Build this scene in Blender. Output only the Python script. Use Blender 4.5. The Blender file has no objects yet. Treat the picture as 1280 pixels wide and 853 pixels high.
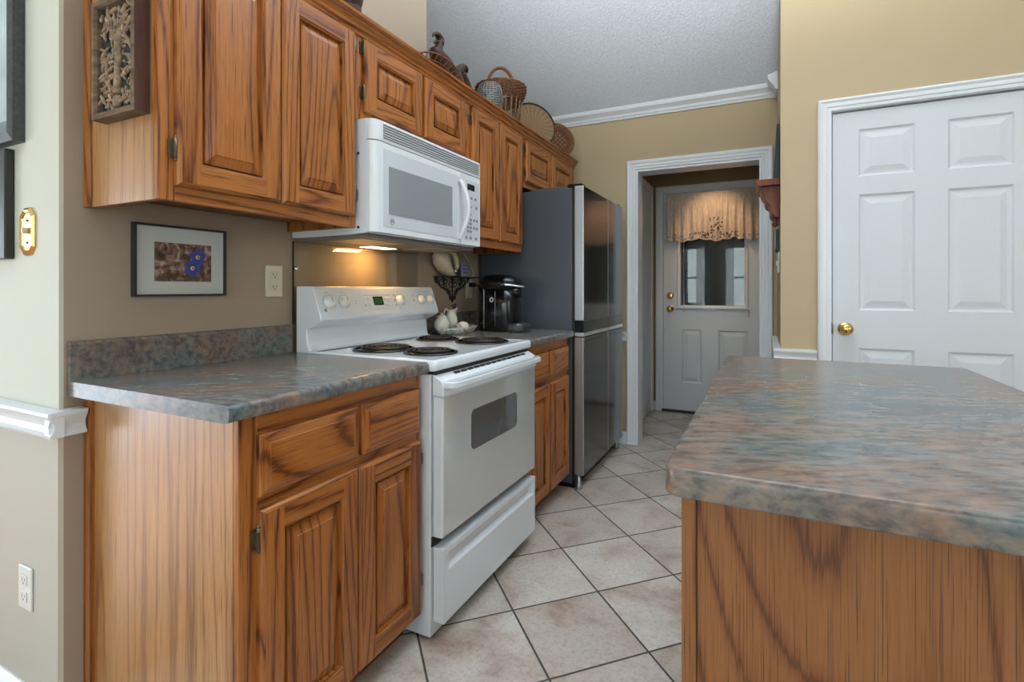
import bpy, math, random
from mathutils import Vector, Matrix
random.seed(7)
S = bpy.context.scene
COL = S.collection
PI = math.pi

# ------------------------------------------------------------------ camera, world, light, exposure
FPX, VY, YAW, EYE = 641.4, 361.1, 0.4573, (1.625, 0.0, 1.154)
cam = bpy.data.objects.new('camera', bpy.data.cameras.new('camera'))
COL.objects.link(cam)
cam.location = EYE
cam.rotation_euler = (PI/2, 0, YAW)
cam.data.sensor_width = 36.0
cam.data.lens = 36.0*FPX/1280.0
cam.data.shift_y = -(426.5-VY)/1280.0
cam.data.clip_start = 0.02
S.camera = cam
S.view_settings.view_transform = 'Standard'
S.view_settings.look = 'None'
S.view_settings.gamma = 1.0
S.view_settings.exposure = 0.15
S.view_settings.use_curve_mapping = False

w = bpy.data.worlds.new('world'); S.world = w
w.use_nodes = True
w.node_tree.nodes['Background'].inputs[0].default_value = (0.55, 0.68, 0.9, 1)
w.node_tree.nodes['Background'].inputs[1].default_value = 0.12

def area(name, loc, direction, sx, sy, power, color):
    L = bpy.data.lights.new(name, 'AREA'); L.shape = 'RECTANGLE'
    L.size = sx; L.size_y = sy; L.energy = power; L.color = color
    o = bpy.data.objects.new(name, L); COL.objects.link(o)
    o.location = loc
    o.rotation_euler = Vector(direction).to_track_quat('-Z', 'Y').to_euler()
    return o
DAY = (0.76, 0.88, 1.0)
DAYW = (0.90, 0.95, 1.0)
# daylight standing in each window opening of the dining side, behind the camera
area('daylight_back_window_left', (0.02, -3.30, 1.42), (0, 1, 0), 0.66, 1.45, 34, DAYW)
area('daylight_back_window_right', (1.10, -3.30, 1.42), (0, 1, 0), 0.66, 1.45, 34, DAYW)
area('daylight_wide_window', (2.95, -3.30, 1.50), (0, 1, 0), 1.6, 1.5, 40, DAYW)
area('daylight_patio_door', (-3.32, -1.30, .90), (1, 0, 0), 1.7, 1.7, 68, DAY)
area('daylight_right_window', (4.30, 0.20, 1.75), (-1, 0, 0), 2.0, 1.5, 24, DAYW)

sun = bpy.data.lights.new('sun', 'SUN'); sun.energy = 15.0; sun.angle = .01; sun.color = (1.0, .96, .88)
so = bpy.data.objects.new('sun', sun); COL.objects.link(so); so.location = (-8, -4, 6)
so.rotation_euler = Vector((2.6, .9, -2.0)).to_track_quat('-Z', 'Y').to_euler()
# added ceiling fill: two invented uplights, unseen above the frame
area('kitchen_ceiling_fill', (1.7, 1.1, 2.80), (-.2, .42, 1), .34, .34, 125, (.96, .98, 1.0))
area('dining_ceiling_fill', (-.2, -1.2, 2.55), (0, 0, 1), .34, .34, 85, (.96, .98, 1.0))

# ------------------------------------------------------------------ helpers
class MB:
    def __init__(s):
        s.v = []; s.f = []; s.m = []; s.g = []; s.sm = []
        s.off = (random.random()*40, random.random()*40, random.random()*40)
    def board(s):
        s.off = (random.random()*40, random.random()*40, random.random()*40)
    flat = False
    def gc(s, p, grain):
        if s.flat: p = (0.0, p[1], p[2])
        if grain == 'y': q = (p[0], p[2], p[1])
        elif grain == 'x': q = (p[2], p[1], p[0])
        else: q = p
        return (q[0]+s.off[0], q[1]+s.off[1], q[2]+s.off[2])
    def face(s, pts, mat=0, grain='z', smooth=False):
        b = len(s.v)
        for p in pts:
            s.v.append(tuple(p)); s.g.append(s.gc(p, grain))
        s.f.append(tuple(range(b, b+len(pts)))); s.m.append(mat); s.sm.append(smooth)
    def box(s, x0, x1, y0, y1, z0, z1, mat=0, grain='z', new=True):
        if new: s.board()
        b = len(s.v)
        for z in (z0, z1):
            for (x, y) in ((x0, y0), (x1, y0), (x1, y1), (x0, y1)):
                s.v.append((x, y, z)); s.g.append(s.gc((x, y, z), grain))
        for q in ((0,3,2,1),(4,5,6,7),(0,1,5,4),(1,2,6,5),(2,3,7,6),(3,0,4,7)):
            s.f.append(tuple(b+i for i in q)); s.m.append(mat); s.sm.append(False)
        return s
    def prism(s, prof, axis, a, b_, mat=0, grain='z', smooth=False):
        """extrude a closed 2D profile along an axis; profile in the two other axes (xyz order)"""
        def P(u, v, t):
            return {'x': (t, u, v), 'y': (u, t, v), 'z': (u, v, t)}[axis]
        b = len(s.v); n = len(prof)
        for t in (a, b_):
            for (u, v) in prof:
                p = P(u, v, t); s.v.append(p); s.g.append(s.gc(p, grain))
        for i in range(n):
            j = (i+1) % n
            s.f.append((b+i, b+j, b+n+j, b+n+i)); s.m.append(mat); s.sm.append(smooth)
        s.f.append(tuple(b+i for i in range(n-1, -1, -1))); s.m.append(mat); s.sm.append(False)
        s.f.append(tuple(b+n+i for i in range(n))); s.m.append(mat); s.sm.append(False)
        return s
    def grid(s, rows, mat=0, closed=False, smooth=True, caps=False, flip=False):
        """rows: list of equal-length rings/rows of points"""
        b = len(s.v); n = len(rows[0])
        for r in rows:
            for p in r:
                s.v.append(tuple(p)); s.g.append(s.gc(p, 'z'))
        for i in range(len(rows)-1):
            for j in range(n if closed else n-1):
                k = (j+1) % n
                s.f.append((b+i*n+j, b+i*n+k, b+(i+1)*n+k, b+(i+1)*n+j)); s.m.append(mat); s.sm.append(smooth)
        if caps:
            s.f.append(tuple(b+j for j in range(n-1, -1, -1))); s.m.append(mat); s.sm.append(False)
            e = b+(len(rows)-1)*n
            s.f.append(tuple(e+j for j in range(n))); s.m.append(mat); s.sm.append(False)
        return s
    def lathe(s, prof, c, axis='z', n=32, mat=0, smooth=True, caps=True, sx=1, sy=1):
        rows = []
        for (r, h) in prof:
            ring = []
            for k in range(n):
                a = 2*PI*k/n; u = r*math.cos(a)*sx; v = r*math.sin(a)*sy
                if isinstance(axis, str):
                    p = {'z': (c[0]+u, c[1]+v, c[2]+h), 'x': (c[0]+h, c[1]+u, c[2]+v), 'y': (c[0]+u, c[1]+h, c[2]+v)}[axis]
                else:
                    N, U, V = axis
                    p = tuple(c[i]+U[i]*u+V[i]*v+N[i]*h for i in range(3))
                ring.append(p)
            rows.append(ring)
        return s.grid(rows, mat, True, smooth, caps)
    def tube(s, pts, r, n=8, mat=0, closed=False, flat=None):
        pts = [Vector(p) for p in pts]; N = len(pts)
        rr = r if isinstance(r, (list, tuple)) else [r]*N
        rows = []; up = None
        for i in range(N):
            a = pts[(i-1) % N] if (closed or i > 0) else pts[i]
            b = pts[(i+1) % N] if (closed or i < N-1) else pts[i]
            t = (b-a)
            if t.length < 1e-9: t = Vector((0, 0, 1))
            t.normalize()
            if up is None:
                up = Vector((0, 0, 1)) if abs(t.z) < .9 else Vector((1, 0, 0))
            sd = t.cross(up)
            if sd.length < 1e-6: sd = t.cross(Vector((1, 0, 0.1)))
            sd.normalize(); up = sd.cross(t).normalized()
            rows.append([pts[i]+sd*rr[i]*math.cos(2*PI*k/n)+up*rr[i]*(flat or 1)*math.sin(2*PI*k/n) for k in range(n)])
        if closed: rows.append(rows[0])
        return s.grid(rows, mat, True, True, not closed)
    def ball(s, c, r, n=12, mat=0, sc=(1, 1, 1), rot=None):
        rows = []
        m = max(6, n//2)
        for i in range(m+1):
            a = PI*i/m; rr = max(math.sin(a), 0.02); h = -math.cos(a)
            ring = []
            for k in range(n):
                p = Vector((rr*math.cos(2*PI*k/n)*r*sc[0], rr*math.sin(2*PI*k/n)*r*sc[1], h*r*sc[2]))
                if rot: p = rot @ p
                ring.append((c[0]+p.x, c[1]+p.y, c[2]+p.z))
            rows.append(ring)
        return s.grid(rows, mat, True, True, True)
    def build(s, name, mats, parent=None, bevel=0.0, seg=2, org=None, angle=35):
        if not isinstance(mats, (list, tuple)): mats = [mats]
        if parent is not None: org = Vector(parent['_o'])
        elif org is None:
            xs = [p[0] for p in s.v]; ys = [p[1] for p in s.v]; zs = [p[2] for p in s.v]
            org = Vector(((min(xs)+max(xs))/2, (min(ys)+max(ys))/2, min(zs)))
        else: org = Vector(org)
        me = bpy.data.meshes.new(name)
        me.from_pydata([(p[0]-org.x, p[1]-org.y, p[2]-org.z) for p in s.v], [], s.f)
        for m in mats: me.materials.append(m)
        me.polygons.foreach_set('material_index', s.m)
        me.polygons.foreach_set('use_smooth', s.sm)
        at = me.attributes.new('gco', 'FLOAT_VECTOR', 'POINT')
        flat = [c for p in s.g for c in p]
        at.data.foreach_set('vector', flat)
        me.update()
        o = bpy.data.objects.new(name, me); COL.objects.link(o)
        if parent is not None: o.parent = parent
        else: o.location = org
        o['_o'] = tuple(org)
        if bevel > 0:
            b = o.modifiers.new('bevel', 'BEVEL'); b.width = bevel; b.segments = seg
            b.limit_method = 'ANGLE'; b.angle_limit = math.radians(angle)
        return o

def thing(name, loc, label, cat, group=None):
    o = bpy.data.objects.new(name, None); COL.objects.link(o)
    o.location = loc; o['_o'] = tuple(loc); o.empty_display_size = .05
    o['label'] = label; o['category'] = cat
    if group: o['group'] = group
    return o
def tag(o, label, cat, group=None, kind=None):
    o['label'] = label; o['category'] = cat
    if group: o['group'] = group
    if kind: o['kind'] = kind
    return o
def struct(o):
    o['kind'] = 'structure'; return o
def lab(o, t):
    o['label'] = t; return o

def bez(pts, n=8):
    """Catmull-Rom through points"""
    P = [Vector(p) for p in pts]; out = []
    for i in range(len(P)-1):
        a = P[max(i-1, 0)]; b = P[i]; c = P[i+1]; d = P[min(i+2, len(P)-1)]
        for k in range(n):
            t = k/n
            out.append(0.5*((2*b)+(c-a)*t+(2*a-5*b+4*c-d)*t*t+(3*b-a-3*c+d)*t**3))
    out.append(P[-1]); return out

def text(name, s, size, loc, right, up, mat, parent, depth=0.0004):
    c = bpy.data.curves.new(name, 'FONT'); c.body = s; c.size = size; c.align_x = 'CENTER'; c.align_y = 'CENTER'
    c.extrude = depth; c.resolution_u = 2
    t = bpy.data.objects.new(name, c); COL.objects.link(t)
    dg = bpy.context.evaluated_depsgraph_get()
    me = bpy.data.meshes.new_from_object(t.evaluated_get(dg))
    bpy.data.objects.remove(t); 
    r = Vector(right).normalized(); u = Vector(up).normalized(); n = r.cross(u)
    org = Vector(parent['_o']) if parent else Vector((0, 0, 0))
    for vtx in me.vertices:
        p = Vector(loc)+r*vtx.co.x+u*vtx.co.y+n*vtx.co.z-org
        vtx.co = p
    me.materials.clear(); me.materials.append(mat)
    o = bpy.data.objects.new(name, me); COL.objects.link(o)
    if parent: o.parent = parent
    o['_o'] = tuple(org)
    return o

# ------------------------------------------------------------------ materials
def newmat(name):
    m = bpy.data.materials.new(name); m.use_nodes = True
    nt = m.node_tree; b = nt.nodes['Principled BSDF']
    return m, nt, b
def N(nt, typ, **kw):
    n = nt.nodes.new(typ)
    for k, v in kw.items():
        if k.startswith('i_'):
            key = k[2:]; key = int(key) if key.isdigit() else key.replace('_', ' ')
            n.inputs[key].default_value = v
        else: setattr(n, k, v)
    return n
def ramp(nt, stops, fac=None):
    r = nt.nodes.new('ShaderNodeValToRGB'); e = r.color_ramp.elements
    while len(e) > 1: e.remove(e[-1])
    e[0].position = stops[0][0]; e[0].color = (*stops[0][1], 1)
    for p, c in stops[1:]:
        x = e.new(p); x.color = (*c, 1)
    if fac is not None: nt.links.new(fac, r.inputs[0])
    return r
def mixc(nt, a, b, f, mode='MIX'):
    m = nt.nodes.new('ShaderNodeMix'); m.data_type = 'RGBA'; m.blend_type = mode
    for sock, val in ((m.inputs[0], f), (m.inputs[6], a), (m.inputs[7], b)):
        if isinstance(val, bpy.types.NodeSocket): nt.links.new(val, sock)
        elif isinstance(val, (int, float)): sock.default_value = val
        else: sock.default_value = (*val, 1)
    return m.outputs[2]
def math_(nt, op, a, b=None, c=None):
    m = nt.nodes.new('ShaderNodeMath'); m.operation = op
    for i, val in enumerate((a, b, c)):
        if val is None: continue
        if isinstance(val, bpy.types.NodeSocket): nt.links.new(val, m.inputs[i])
        else: m.inputs[i].default_value = val
    return m.outputs[0]
def mapping(nt, vec, scale=(1, 1, 1), loc=(0, 0, 0), rot=(0, 0, 0)):
    m = nt.nodes.new('ShaderNodeMapping'); nt.links.new(vec, m.inputs[0])
    m.inputs[1].default_value = loc; m.inputs[2].default_value = rot; m.inputs[3].default_value = scale
    return m.outputs[0]
def noise(nt, vec, scale, detail=3, rough=.5, dist=0):
    n = nt.nodes.new('ShaderNodeTexNoise'); nt.links.new(vec, n.inputs['Vector'])
    n.inputs['Scale'].default_value = scale; n.inputs['Detail'].default_value = detail
    n.inputs['Roughness'].default_value = rough; n.inputs['Distortion'].default_value = dist
    return n.outputs[0]
def bump(nt, b, h, strength=.2, dist=.002):
    n = nt.nodes.new('ShaderNodeBump'); n.inputs['Strength'].default_value = strength
    n.inputs['Distance'].default_value = dist
    nt.links.new(h, n.inputs['Height']); nt.links.new(n.outputs[0], b.inputs['Normal'])
def simple(name, col, rough=.5, metal=0, coat=0, spec=.5, nscale=0, namt=.06, bmp=0):
    m, nt, b = newmat(name)
    b.inputs['Base Color'].default_value = (*col, 1); b.inputs['Roughness'].default_value = rough
    b.inputs['Metallic'].default_value = metal; b.inputs['Coat Weight'].default_value = coat
    b.inputs['Coat Roughness'].default_value = .05
    b.inputs['Specular IOR Level'].default_value = spec
    tc = N(nt, 'ShaderNodeTexCoord').outputs['Object']
    if nscale:
        f = noise(nt, tc, nscale, 3)
        lo = tuple(c*(1-namt) for c in col); hi = tuple(min(1, c*(1+namt)) for c in col)
        nt.links.new(mixc(nt, lo, hi, f), b.inputs['Base Color'])
        if bmp: bump(nt, b, f, bmp, .001)
    return m

def oak(name, light, mid, dark, ringk=13.0, cross=3.2, along=.30, rough=.33, coat=0.0, pore=430):
    m, nt, b = newmat(name)
    g = N(nt, 'ShaderNodeAttribute', attribute_name='gco').outputs['Vector']
    v1 = mapping(nt, g, (cross, cross, along))
    n1 = noise(nt, v1, 1.0, 1.6, .45)
    k = math_(nt, 'MULTIPLY', n1, ringk)
    wob = noise(nt, mapping(nt, g, (240, 240, 7)), 1, 3, .6)
    k = math_(nt, 'ADD', k, math_(nt, 'MULTIPLY', wob, .42))
    fr = math_(nt, 'FRACT', k)
    r1 = ramp(nt, [(0, dark), (.09, mid), (.28, light), (.74, light), (.90, mid), (.97, dark), (1, dark)], fr)
    pn = noise(nt, mapping(nt, g, (pore, pore, 7)), 1, 2, .6)
    pr = ramp(nt, [(0, (1, 1, 1)), (.34, (1, 1, 1)), (.44, (0, 0, 0)), (1, (0, 0, 0))], pn)
    pores = math_(nt, 'MULTIPLY', pr.outputs[0], .75)
    c = mixc(nt, r1.outputs[0], tuple(x*.42 for x in dark), pores)
    br = noise(nt, mapping(nt, g, (6, 6, .8)), 1, 2, .5)
    brr = ramp(nt, [(0.25, (.84, .80, .76)), (.5, (1, 1, 1)), (.75, (1.0, 1.0, 1.0))], br)
    c = mixc(nt, c, brr.outputs[0], 1.0, 'MULTIPLY')
    fine = noise(nt, mapping(nt, g, (190, 190, 3.5)), 1, 3, .6)
    fr2 = ramp(nt, [(.3, (.84, .82, .80)), (.62, (1, 1, 1))], fine)
    c = mixc(nt, c, fr2.outputs[0], .8, 'MULTIPLY')
    nt.links.new(c, b.inputs['Base Color'])
    b.inputs['Roughness'].default_value = rough
    b.inputs['Specular IOR Level'].default_value = .5; b.inputs['Coat Weight'].default_value = coat; b.inputs['Coat Roughness'].default_value = .28
    h = math_(nt, 'SUBTRACT', 1.0, pr.outputs[0])
    bump(nt, b, h, .12, .0006)
    return m
M = {}
M['oak'] = oak('oak_honey', (.405, .146, .032), (.315, .098, .019), (.118, .031, .006), ringk=27)
M['oak_end'] = oak('oak_end_panel', (.47, .235, .085), (.42, .195, .065), (.27, .11, .034), coat=.6, ringk=12, cross=6, along=.16, rough=.36)
M['oak_island'] = oak('oak_island', (.25, .098, .026), (.205, .072, .017), (.105, .031, .007), ringk=46, cross=2.0, along=.42, rough=.4, pore=800)
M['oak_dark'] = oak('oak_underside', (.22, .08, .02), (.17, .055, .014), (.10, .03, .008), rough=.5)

def laminate():
    m, nt, b = newmat('slate_laminate')
    t = N(nt, 'ShaderNodeTexCoord').outputs['Object']
    geo = N(nt, 'ShaderNodeNewGeometry').outputs['Position']
    v = mapping(nt, mapping(nt, geo, rot=(0, 0, -.42)), (.55, 1.45, 1.3))
    n1 = noise(nt, v, 9, 5, .64, .3)
    n2 = noise(nt, mapping(nt, v, (1, .7, 1), (7, 3, 1)), 4.2, 5, .66, .3)
    n3 = noise(nt, mapping(nt, v, (1, 1, 1), (2, 9, 5)), 38, 3, .65, .3)
    base = ramp(nt, [(.30, (.060, .075, .078)), (.41, (.115, .130, .130)), (.50, (.160, .145, .128)), (.58, (.18, .118, .085)), (.72, (.11, .070, .062))], n1)
    c2 = ramp(nt, [(.36, (.055, .110, .135)), (.47, (.140, .160, .160)), (.56, (.19, .140, .115)), (.64, (.15, .100, .095)), (.73, (.30, .19, .08))], n2)
    c = mixc(nt, base.outputs[0], c2.outputs[0], .55)
    c3 = ramp(nt, [(.36, (.50, .56, .60)), (.5, (1, 1, 1)), (.64, (1.45, 1.3, 1.15))], n3)
    c = mixc(nt, c, c3.outputs[0], .85, 'MULTIPLY')
    nt.links.new(c, b.inputs['Base Color'])
    b.inputs['Roughness'].default_value = .24; b.inputs['Specular IOR Level'].default_value = .38
    return m
M['laminate'] = laminate()

def tiles():
    m, nt, b = newmat('floor_tile')
    geo = N(nt, 'ShaderNodeNewGeometry').outputs['Position']
    sp = N(nt, 'ShaderNodeSeparateXYZ'); nt.links.new(geo, sp.inputs[0])
    X = math_(nt, 'DIVIDE', math_(nt, 'SUBTRACT', sp.outputs[0], .815), .480)
    Y = math_(nt, 'DIVIDE', math_(nt, 'SUBTRACT', sp.outputs[1], 2.633), .490)
    A = math_(nt, 'ADD', X, Y); B = math_(nt, 'SUBTRACT', X, Y)
    def edge(a):
        f = math_(nt, 'FRACT', math_(nt, 'ADD', a, 20.0))
        return math_(nt, 'MINIMUM', f, math_(nt, 'SUBTRACT', 1.0, f))
    e = math_(nt, 'MINIMUM', edge(A), edge(B))
    g = ramp(nt, [(0, (0, 0, 0)), (.0085, (0, 0, 0)), (.0125, (1, 1, 1))], e)
    ca = math_(nt, 'FLOOR', A); cb = math_(nt, 'FLOOR', B)
    cv = N(nt, 'ShaderNodeCombineXYZ'); nt.links.new(ca, cv.inputs[0]); nt.links.new(cb, cv.inputs[1])
    wn = N(nt, 'ShaderNodeTexWhiteNoise'); nt.links.new(cv.outputs[0], wn.inputs[0])
    offs = N(nt, 'ShaderNodeVectorMath', operation='MULTIPLY'); nt.links.new(wn.outputs['Color'], offs.inputs[0]); offs.inputs[1].default_value = (9, 9, 9)
    ad = N(nt, 'ShaderNodeVectorMath', operation='ADD'); nt.links.new(geo, ad.inputs[0]); nt.links.new(offs.outputs[0], ad.inputs[1])
    n1 = noise(nt, ad.outputs[0], 5, 5, .6, .3)
    n2 = noise(nt, ad.outputs[0], 70, 4, .7)
    tc = ramp(nt, [(.30, (.34, .255, .205)), (.41, (.46, .39, .33)), (.52, (.54, .495, .44)), (.72, (.585, .55, .505))], n1)
    sc = ramp(nt, [(.34, (.70, .67, .63)), (.5, (1, 1, 1)), (.68, (1.08, 1.08, 1.08))], n2)
    c = mixc(nt, tc.outputs[0], sc.outputs[0], .7, 'MULTIPLY')
    tone = ramp(nt, [(0, (.86, .83, .80)), (1, (1.06, 1.06, 1.06))], wn.outputs['Value'])
    c = mixc(nt, c, tone.outputs[0], 1, 'MULTIPLY')
    c = mixc(nt, (.055, .05, .046), c, g.outputs[0])
    nt.links.new(c, b.inputs['Base Color'])
    rr = math_(nt, 'SUBTRACT', .75, math_(nt, 'MULTIPLY', g.outputs[0], .42))
    nt.links.new(rr, b.inputs['Roughness'])
    h = math_(nt, 'ADD', g.outputs[0], math_(nt, 'MULTIPLY', n2, .12))
    bump(nt, b, h, .35, .002)
    return m
M['tile'] = tiles()

def paint(name, col, rough=.75):
    m, nt, b = newmat(name)
    t = N(nt, 'ShaderNodeNewGeometry').outputs['Position']
    n = noise(nt, t, 1.3, 2); n2 = noise(nt, t, 260, 2)
    nt.links.new(mixc(nt, tuple(c*.97 for c in col), tuple(min(1, c*1.03) for c in col), n), b.inputs['Base Color'])
    b.inputs['Roughness'].default_value = rough
    bump(nt, b, n2, .05, .001)
    return m
M['gold_cool_lit'] = paint('gold_paint_cool_lit', (.36, .285, .21), .6)  # gold wall paint with the greyer cast of bluish light put into its colour
M['gold'] = paint('gold_wall_paint', (.475, .375, .228), .65)
M['cream'] = paint('cream_wall_paint', (.60, .60, .51), .6)
M['greige'] = paint('greige_wall_paint', (.50, .48, .42), .6)
def ceilmat():
    m, nt, b = newmat('stipple_ceiling')
    t = N(nt, 'ShaderNodeNewGeometry').outputs['Position']
    n = noise(nt, t, 75, 3, .6, .8)
    r = ramp(nt, [(.4, (.75, .82, .90)), (.6, (.81, .88, .96))], n)
    nt.links.new(r.outputs[0], b.inputs['Base Color']); b.inputs['Roughness'].default_value = .9
    bump(nt, b, n, .9, .008)
    return m
M['ceil'] = ceilmat()
M['trim'] = simple('white_trim', (.72, .755, .79), .3, nscale=3, namt=.02)
M['door_white'] = simple('white_door_paint', (.62, .655, .685), .38, nscale=2, namt=.02)
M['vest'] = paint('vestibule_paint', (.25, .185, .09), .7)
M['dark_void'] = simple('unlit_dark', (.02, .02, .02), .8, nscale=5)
M['enamel'] = simple('white_enamel', (.73, .78, .82), .16, coat=.6, nscale=2, namt=.01)
M['oven_glass_white'] = simple('white_oven_glass', (.52, .545, .55), .03, coat=1, spec=.8, nscale=2, namt=.01)
M['oven_glass_white'].node_tree.nodes['Principled BSDF'].inputs['Coat IOR'].default_value = 2.1
M['plastic'] = simple('white_plastic', (.72, .76, .80), .3, nscale=3, namt=.02)
M['plastic2'] = simple('pale_grey_plastic', (.56, .61, .66), .35, nscale=3, namt=.02)
M['mwglass'] = simple('microwave_window', (.27, .30, .32), .12, coat=.7, nscale=600, namt=.12)
M['ovenwin'] = simple('oven_window', (.085, .088, .09), .04, coat=1, nscale=4)
M['vent'] = simple('vent_shadow', (.22, .25, .24), .6, nscale=4)
M['black'] = simple('black_plastic', (.004, .004, .005), .16, nscale=8)
M['blackmatte'] = simple('black_matte', (.012, .012, .012), .6, nscale=8)
M['coil'] = simple('burner_coil', (.016, .015, .015), .5, metal=.2, nscale=40, namt=.3)
M['pan'] = simple('black_drip_pan', (.006, .006, .007), .2, coat=.1, nscale=10)
M['chrome'] = simple('chrome', (.75, .76, .78), .12, metal=1, nscale=10, namt=.03)
M['brass'] = simple('polished_brass', (.66, .46, .17), .22, metal=1, nscale=10, namt=.05)
M['abrass'] = simple('antique_brass', (.19, .155, .10), .38, metal=.9, nscale=90, namt=.35)
M['ivory'] = simple('ivory_plastic', (.66, .61, .47), .35, nscale=5, namt=.03)
M['knobw'] = simple('knob_white', (.78, .78, .75), .25, nscale=5, namt=.02)
M['print'] = simple('grey_print', (.20, .20, .21), .5, nscale=5)
M['fr_side'] = simple('fridge_side_grey', (.060, .070, .082), .32, coat=.1, nscale=2, namt=.08)
M['rust'] = simple('filter_mesh', (.42, .36, .27), .4, metal=.6, nscale=300, namt=.3)
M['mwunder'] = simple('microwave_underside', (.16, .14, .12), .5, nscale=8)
def brushed(name, col, rough, stretch):
    m, nt, b = newmat(name)
    t = N(nt, 'ShaderNodeNewGeometry').outputs['Position']
    n = noise(nt, mapping(nt, t, stretch), 1, 2)
    nt.links.new(mixc(nt, tuple(c*.93 for c in col), col, n), b.inputs['Base Color'])
    b.inputs['Metallic'].default_value = .92; b.inputs['Roughness'].default_value = rough
    return m
M['steel'] = brushed('fridge_steel', (.115, .11, .107), .15, (4, 4, 300))
M['steel_side'] = brushed('fridge_door_edge', (.44, .47, .49), .38, (4, 4, 200))
M['steel_bright'] = brushed('fridge_trim_silver', (.82, .84, .85), .25, (4, 4, 100))
def glassm(name, rough=0.0, tint=(1, 1, 1)):
    m, nt, b = newmat(name)
    b.inputs['Transmission Weight'].default_value = 1; b.inputs['Roughness'].default_value = rough
    b.inputs['Base Color'].default_value = (*tint, 1); b.inputs['IOR'].default_value = 1.5
    return m
def sheen(name, fac=.12, col=(1, 1, 1), fres=1.45):
    """thin clear pane: transparent with a fresnel reflection"""
    m = bpy.data.materials.new(name); m.use_nodes = True; nt = m.node_tree
    for n in list(nt.nodes): nt.nodes.remove(n)
    out = N(nt, 'ShaderNodeOutputMaterial'); tr = N(nt, 'ShaderNodeBsdfTransparent'); gl = N(nt, 'ShaderNodeBsdfGlossy')
    tr.inputs[0].default_value = (*col, 1); gl.inputs['Roughness'].default_value = .015
    lw = N(nt, 'ShaderNodeLayerWeight'); lw.inputs[0].default_value = .5
    mx = N(nt, 'ShaderNodeMixShader')
    f2 = math_(nt, 'ADD', math_(nt, 'MULTIPLY', math_(nt, 'POWER', lw.outputs['Facing'], 4.0), .6), fac)
    nt.links.new(f2, mx.inputs[0]); nt.links.new(tr.outputs[0], mx.inputs[1]); nt.links.new(gl.outputs[0], mx.inputs[2])
    nt.links.new(mx.outputs[0], out.inputs[0])
    return m
M['pane'] = sheen('clear_pane', .025, (.9, .93, .92))
M['splash'] = sheen('glass_backsplash', .045, (.93, .93, .91), 1.5)
M['picglass'] = sheen('picture_glass', .03, (.97, .98, .98), 1.4)
def emis(name, col, s):
    m, nt, b = newmat(name)
    b.inputs['Base Color'].default_value = (*col, 1)
    b.inputs['Emission Color'].default_value = (*col, 1); b.inputs['Emission Strength'].default_value = s
    return m
M['lamp'] = emis('warm_lamp_lens', (1, .82, .5), 3.0)
M['lcd'] = emis('green_lcd', (.008, .06, .015), .3)
def wicker(name, a, b_, sx=60, sz=90, rough=.6, holes=False):
    m, nt, b = newmat(name)
    b.inputs['Specular IOR Level'].default_value = .3
    t = N(nt, 'ShaderNodeTexCoord').outputs['Object']
    n = noise(nt, mapping(nt, t, (sx*.5, sx*.5, sz)), 1, 3, .6)
    r = ramp(nt, [(.3, b_), (.65, a)], n)
    nt.links.new(r.outputs[0], b.inputs['Base Color']); b.inputs['Roughness'].default_value = rough
    bump(nt, b, n, .7, .004)
    return m
M['wicker'] = wicker('wicker_brown', (.24, .10, .038), (.05, .02, .009), 120, 260)
M['wicker2'] = wicker('wicker_tan', (.28, .16, .07), (.12, .06, .025), 120, 200)
M['wood_dark'] = wicker('dark_carved_wood', (.060, .027, .015), (.018, .008, .005), 60, 20, .5)
M['wood_cherry'] = wicker('cherry_wood', (.22, .065, .03), (.10, .028, .014), 60, 8, .28)
M['wiremetal'] = simple('grey_wire_metal', (.30, .33, .33), .35, metal=.8, nscale=60, namt=.3)
M['iron'] = simple('black_iron', (.018, .014, .012), .5, nscale=30, namt=.3)
M['carve'] = wicker('carved_plaque_wood', (.36, .245, .15), (.07, .05, .038), 90, 60, .55)
M['carve_bg'] = simple('plaque_dark_ground', (.018, .018, .021), .7, nscale=30, namt=.4)
M['plaque_frame'] = wicker('plaque_frame_wood', (.20, .135, .085), (.065, .043, .030), 18, 50, .8)
M['plaque_side'] = wicker('plaque_side_wood', (.10, .045, .028), (.045, .02, .015), 60, 6, .85)
M['mat'] = simple('picture_mat', (.62, .64, .62), .8, nscale=4, namt=.02)
M['blackframe'] = simple('black_frame', (.02, .019, .021), .35, nscale=20, namt=.2)
M['silverframe'] = simple('grey_silver_frame', (.22, .26, .29), .35, metal=.5, nscale=70, namt=.35)
M['darkfleck'] = simple('dark_flecked_frame', (.045, .047, .052), .4, nscale=90, namt=.8)
M['blue'] = simple('petal_blue', (.015, .035, .36), .6, nscale=120, namt=.4)
M['yellow'] = simple('petal_centre', (.85, .62, .15), .6, nscale=50)
M['rust_dot'] = simple('petal_eye', (.22, .05, .01), .6, nscale=50)
M['china'] = simple('cream_china', (.70, .68, .60), .15, coat=.5, nscale=40, namt=.06)
M['china_pat'] = None
M['creamplastic'] = simple('cream_appliance_plastic', (.58, .50, .36), .35, nscale=10, namt=.04)
M['card'] = simple('lilac_card', (.26, .25, .36), .7, nscale=20, namt=.1)
M['soil'] = simple('green_leaf', (.015, .05, .02), .5, nscale=40, namt=.3)
M['rose'] = simple('rose_decal', (.32, .07, .09), .4, nscale=80, namt=.5)
M['leafdecal'] = simple('olive_decal', (.25, .24, .10), .4, nscale=80, namt=.5)
M['grass'] = simple('lawn_outside', (.10, .2, .05), .9, nscale=3, namt=.4)
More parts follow.
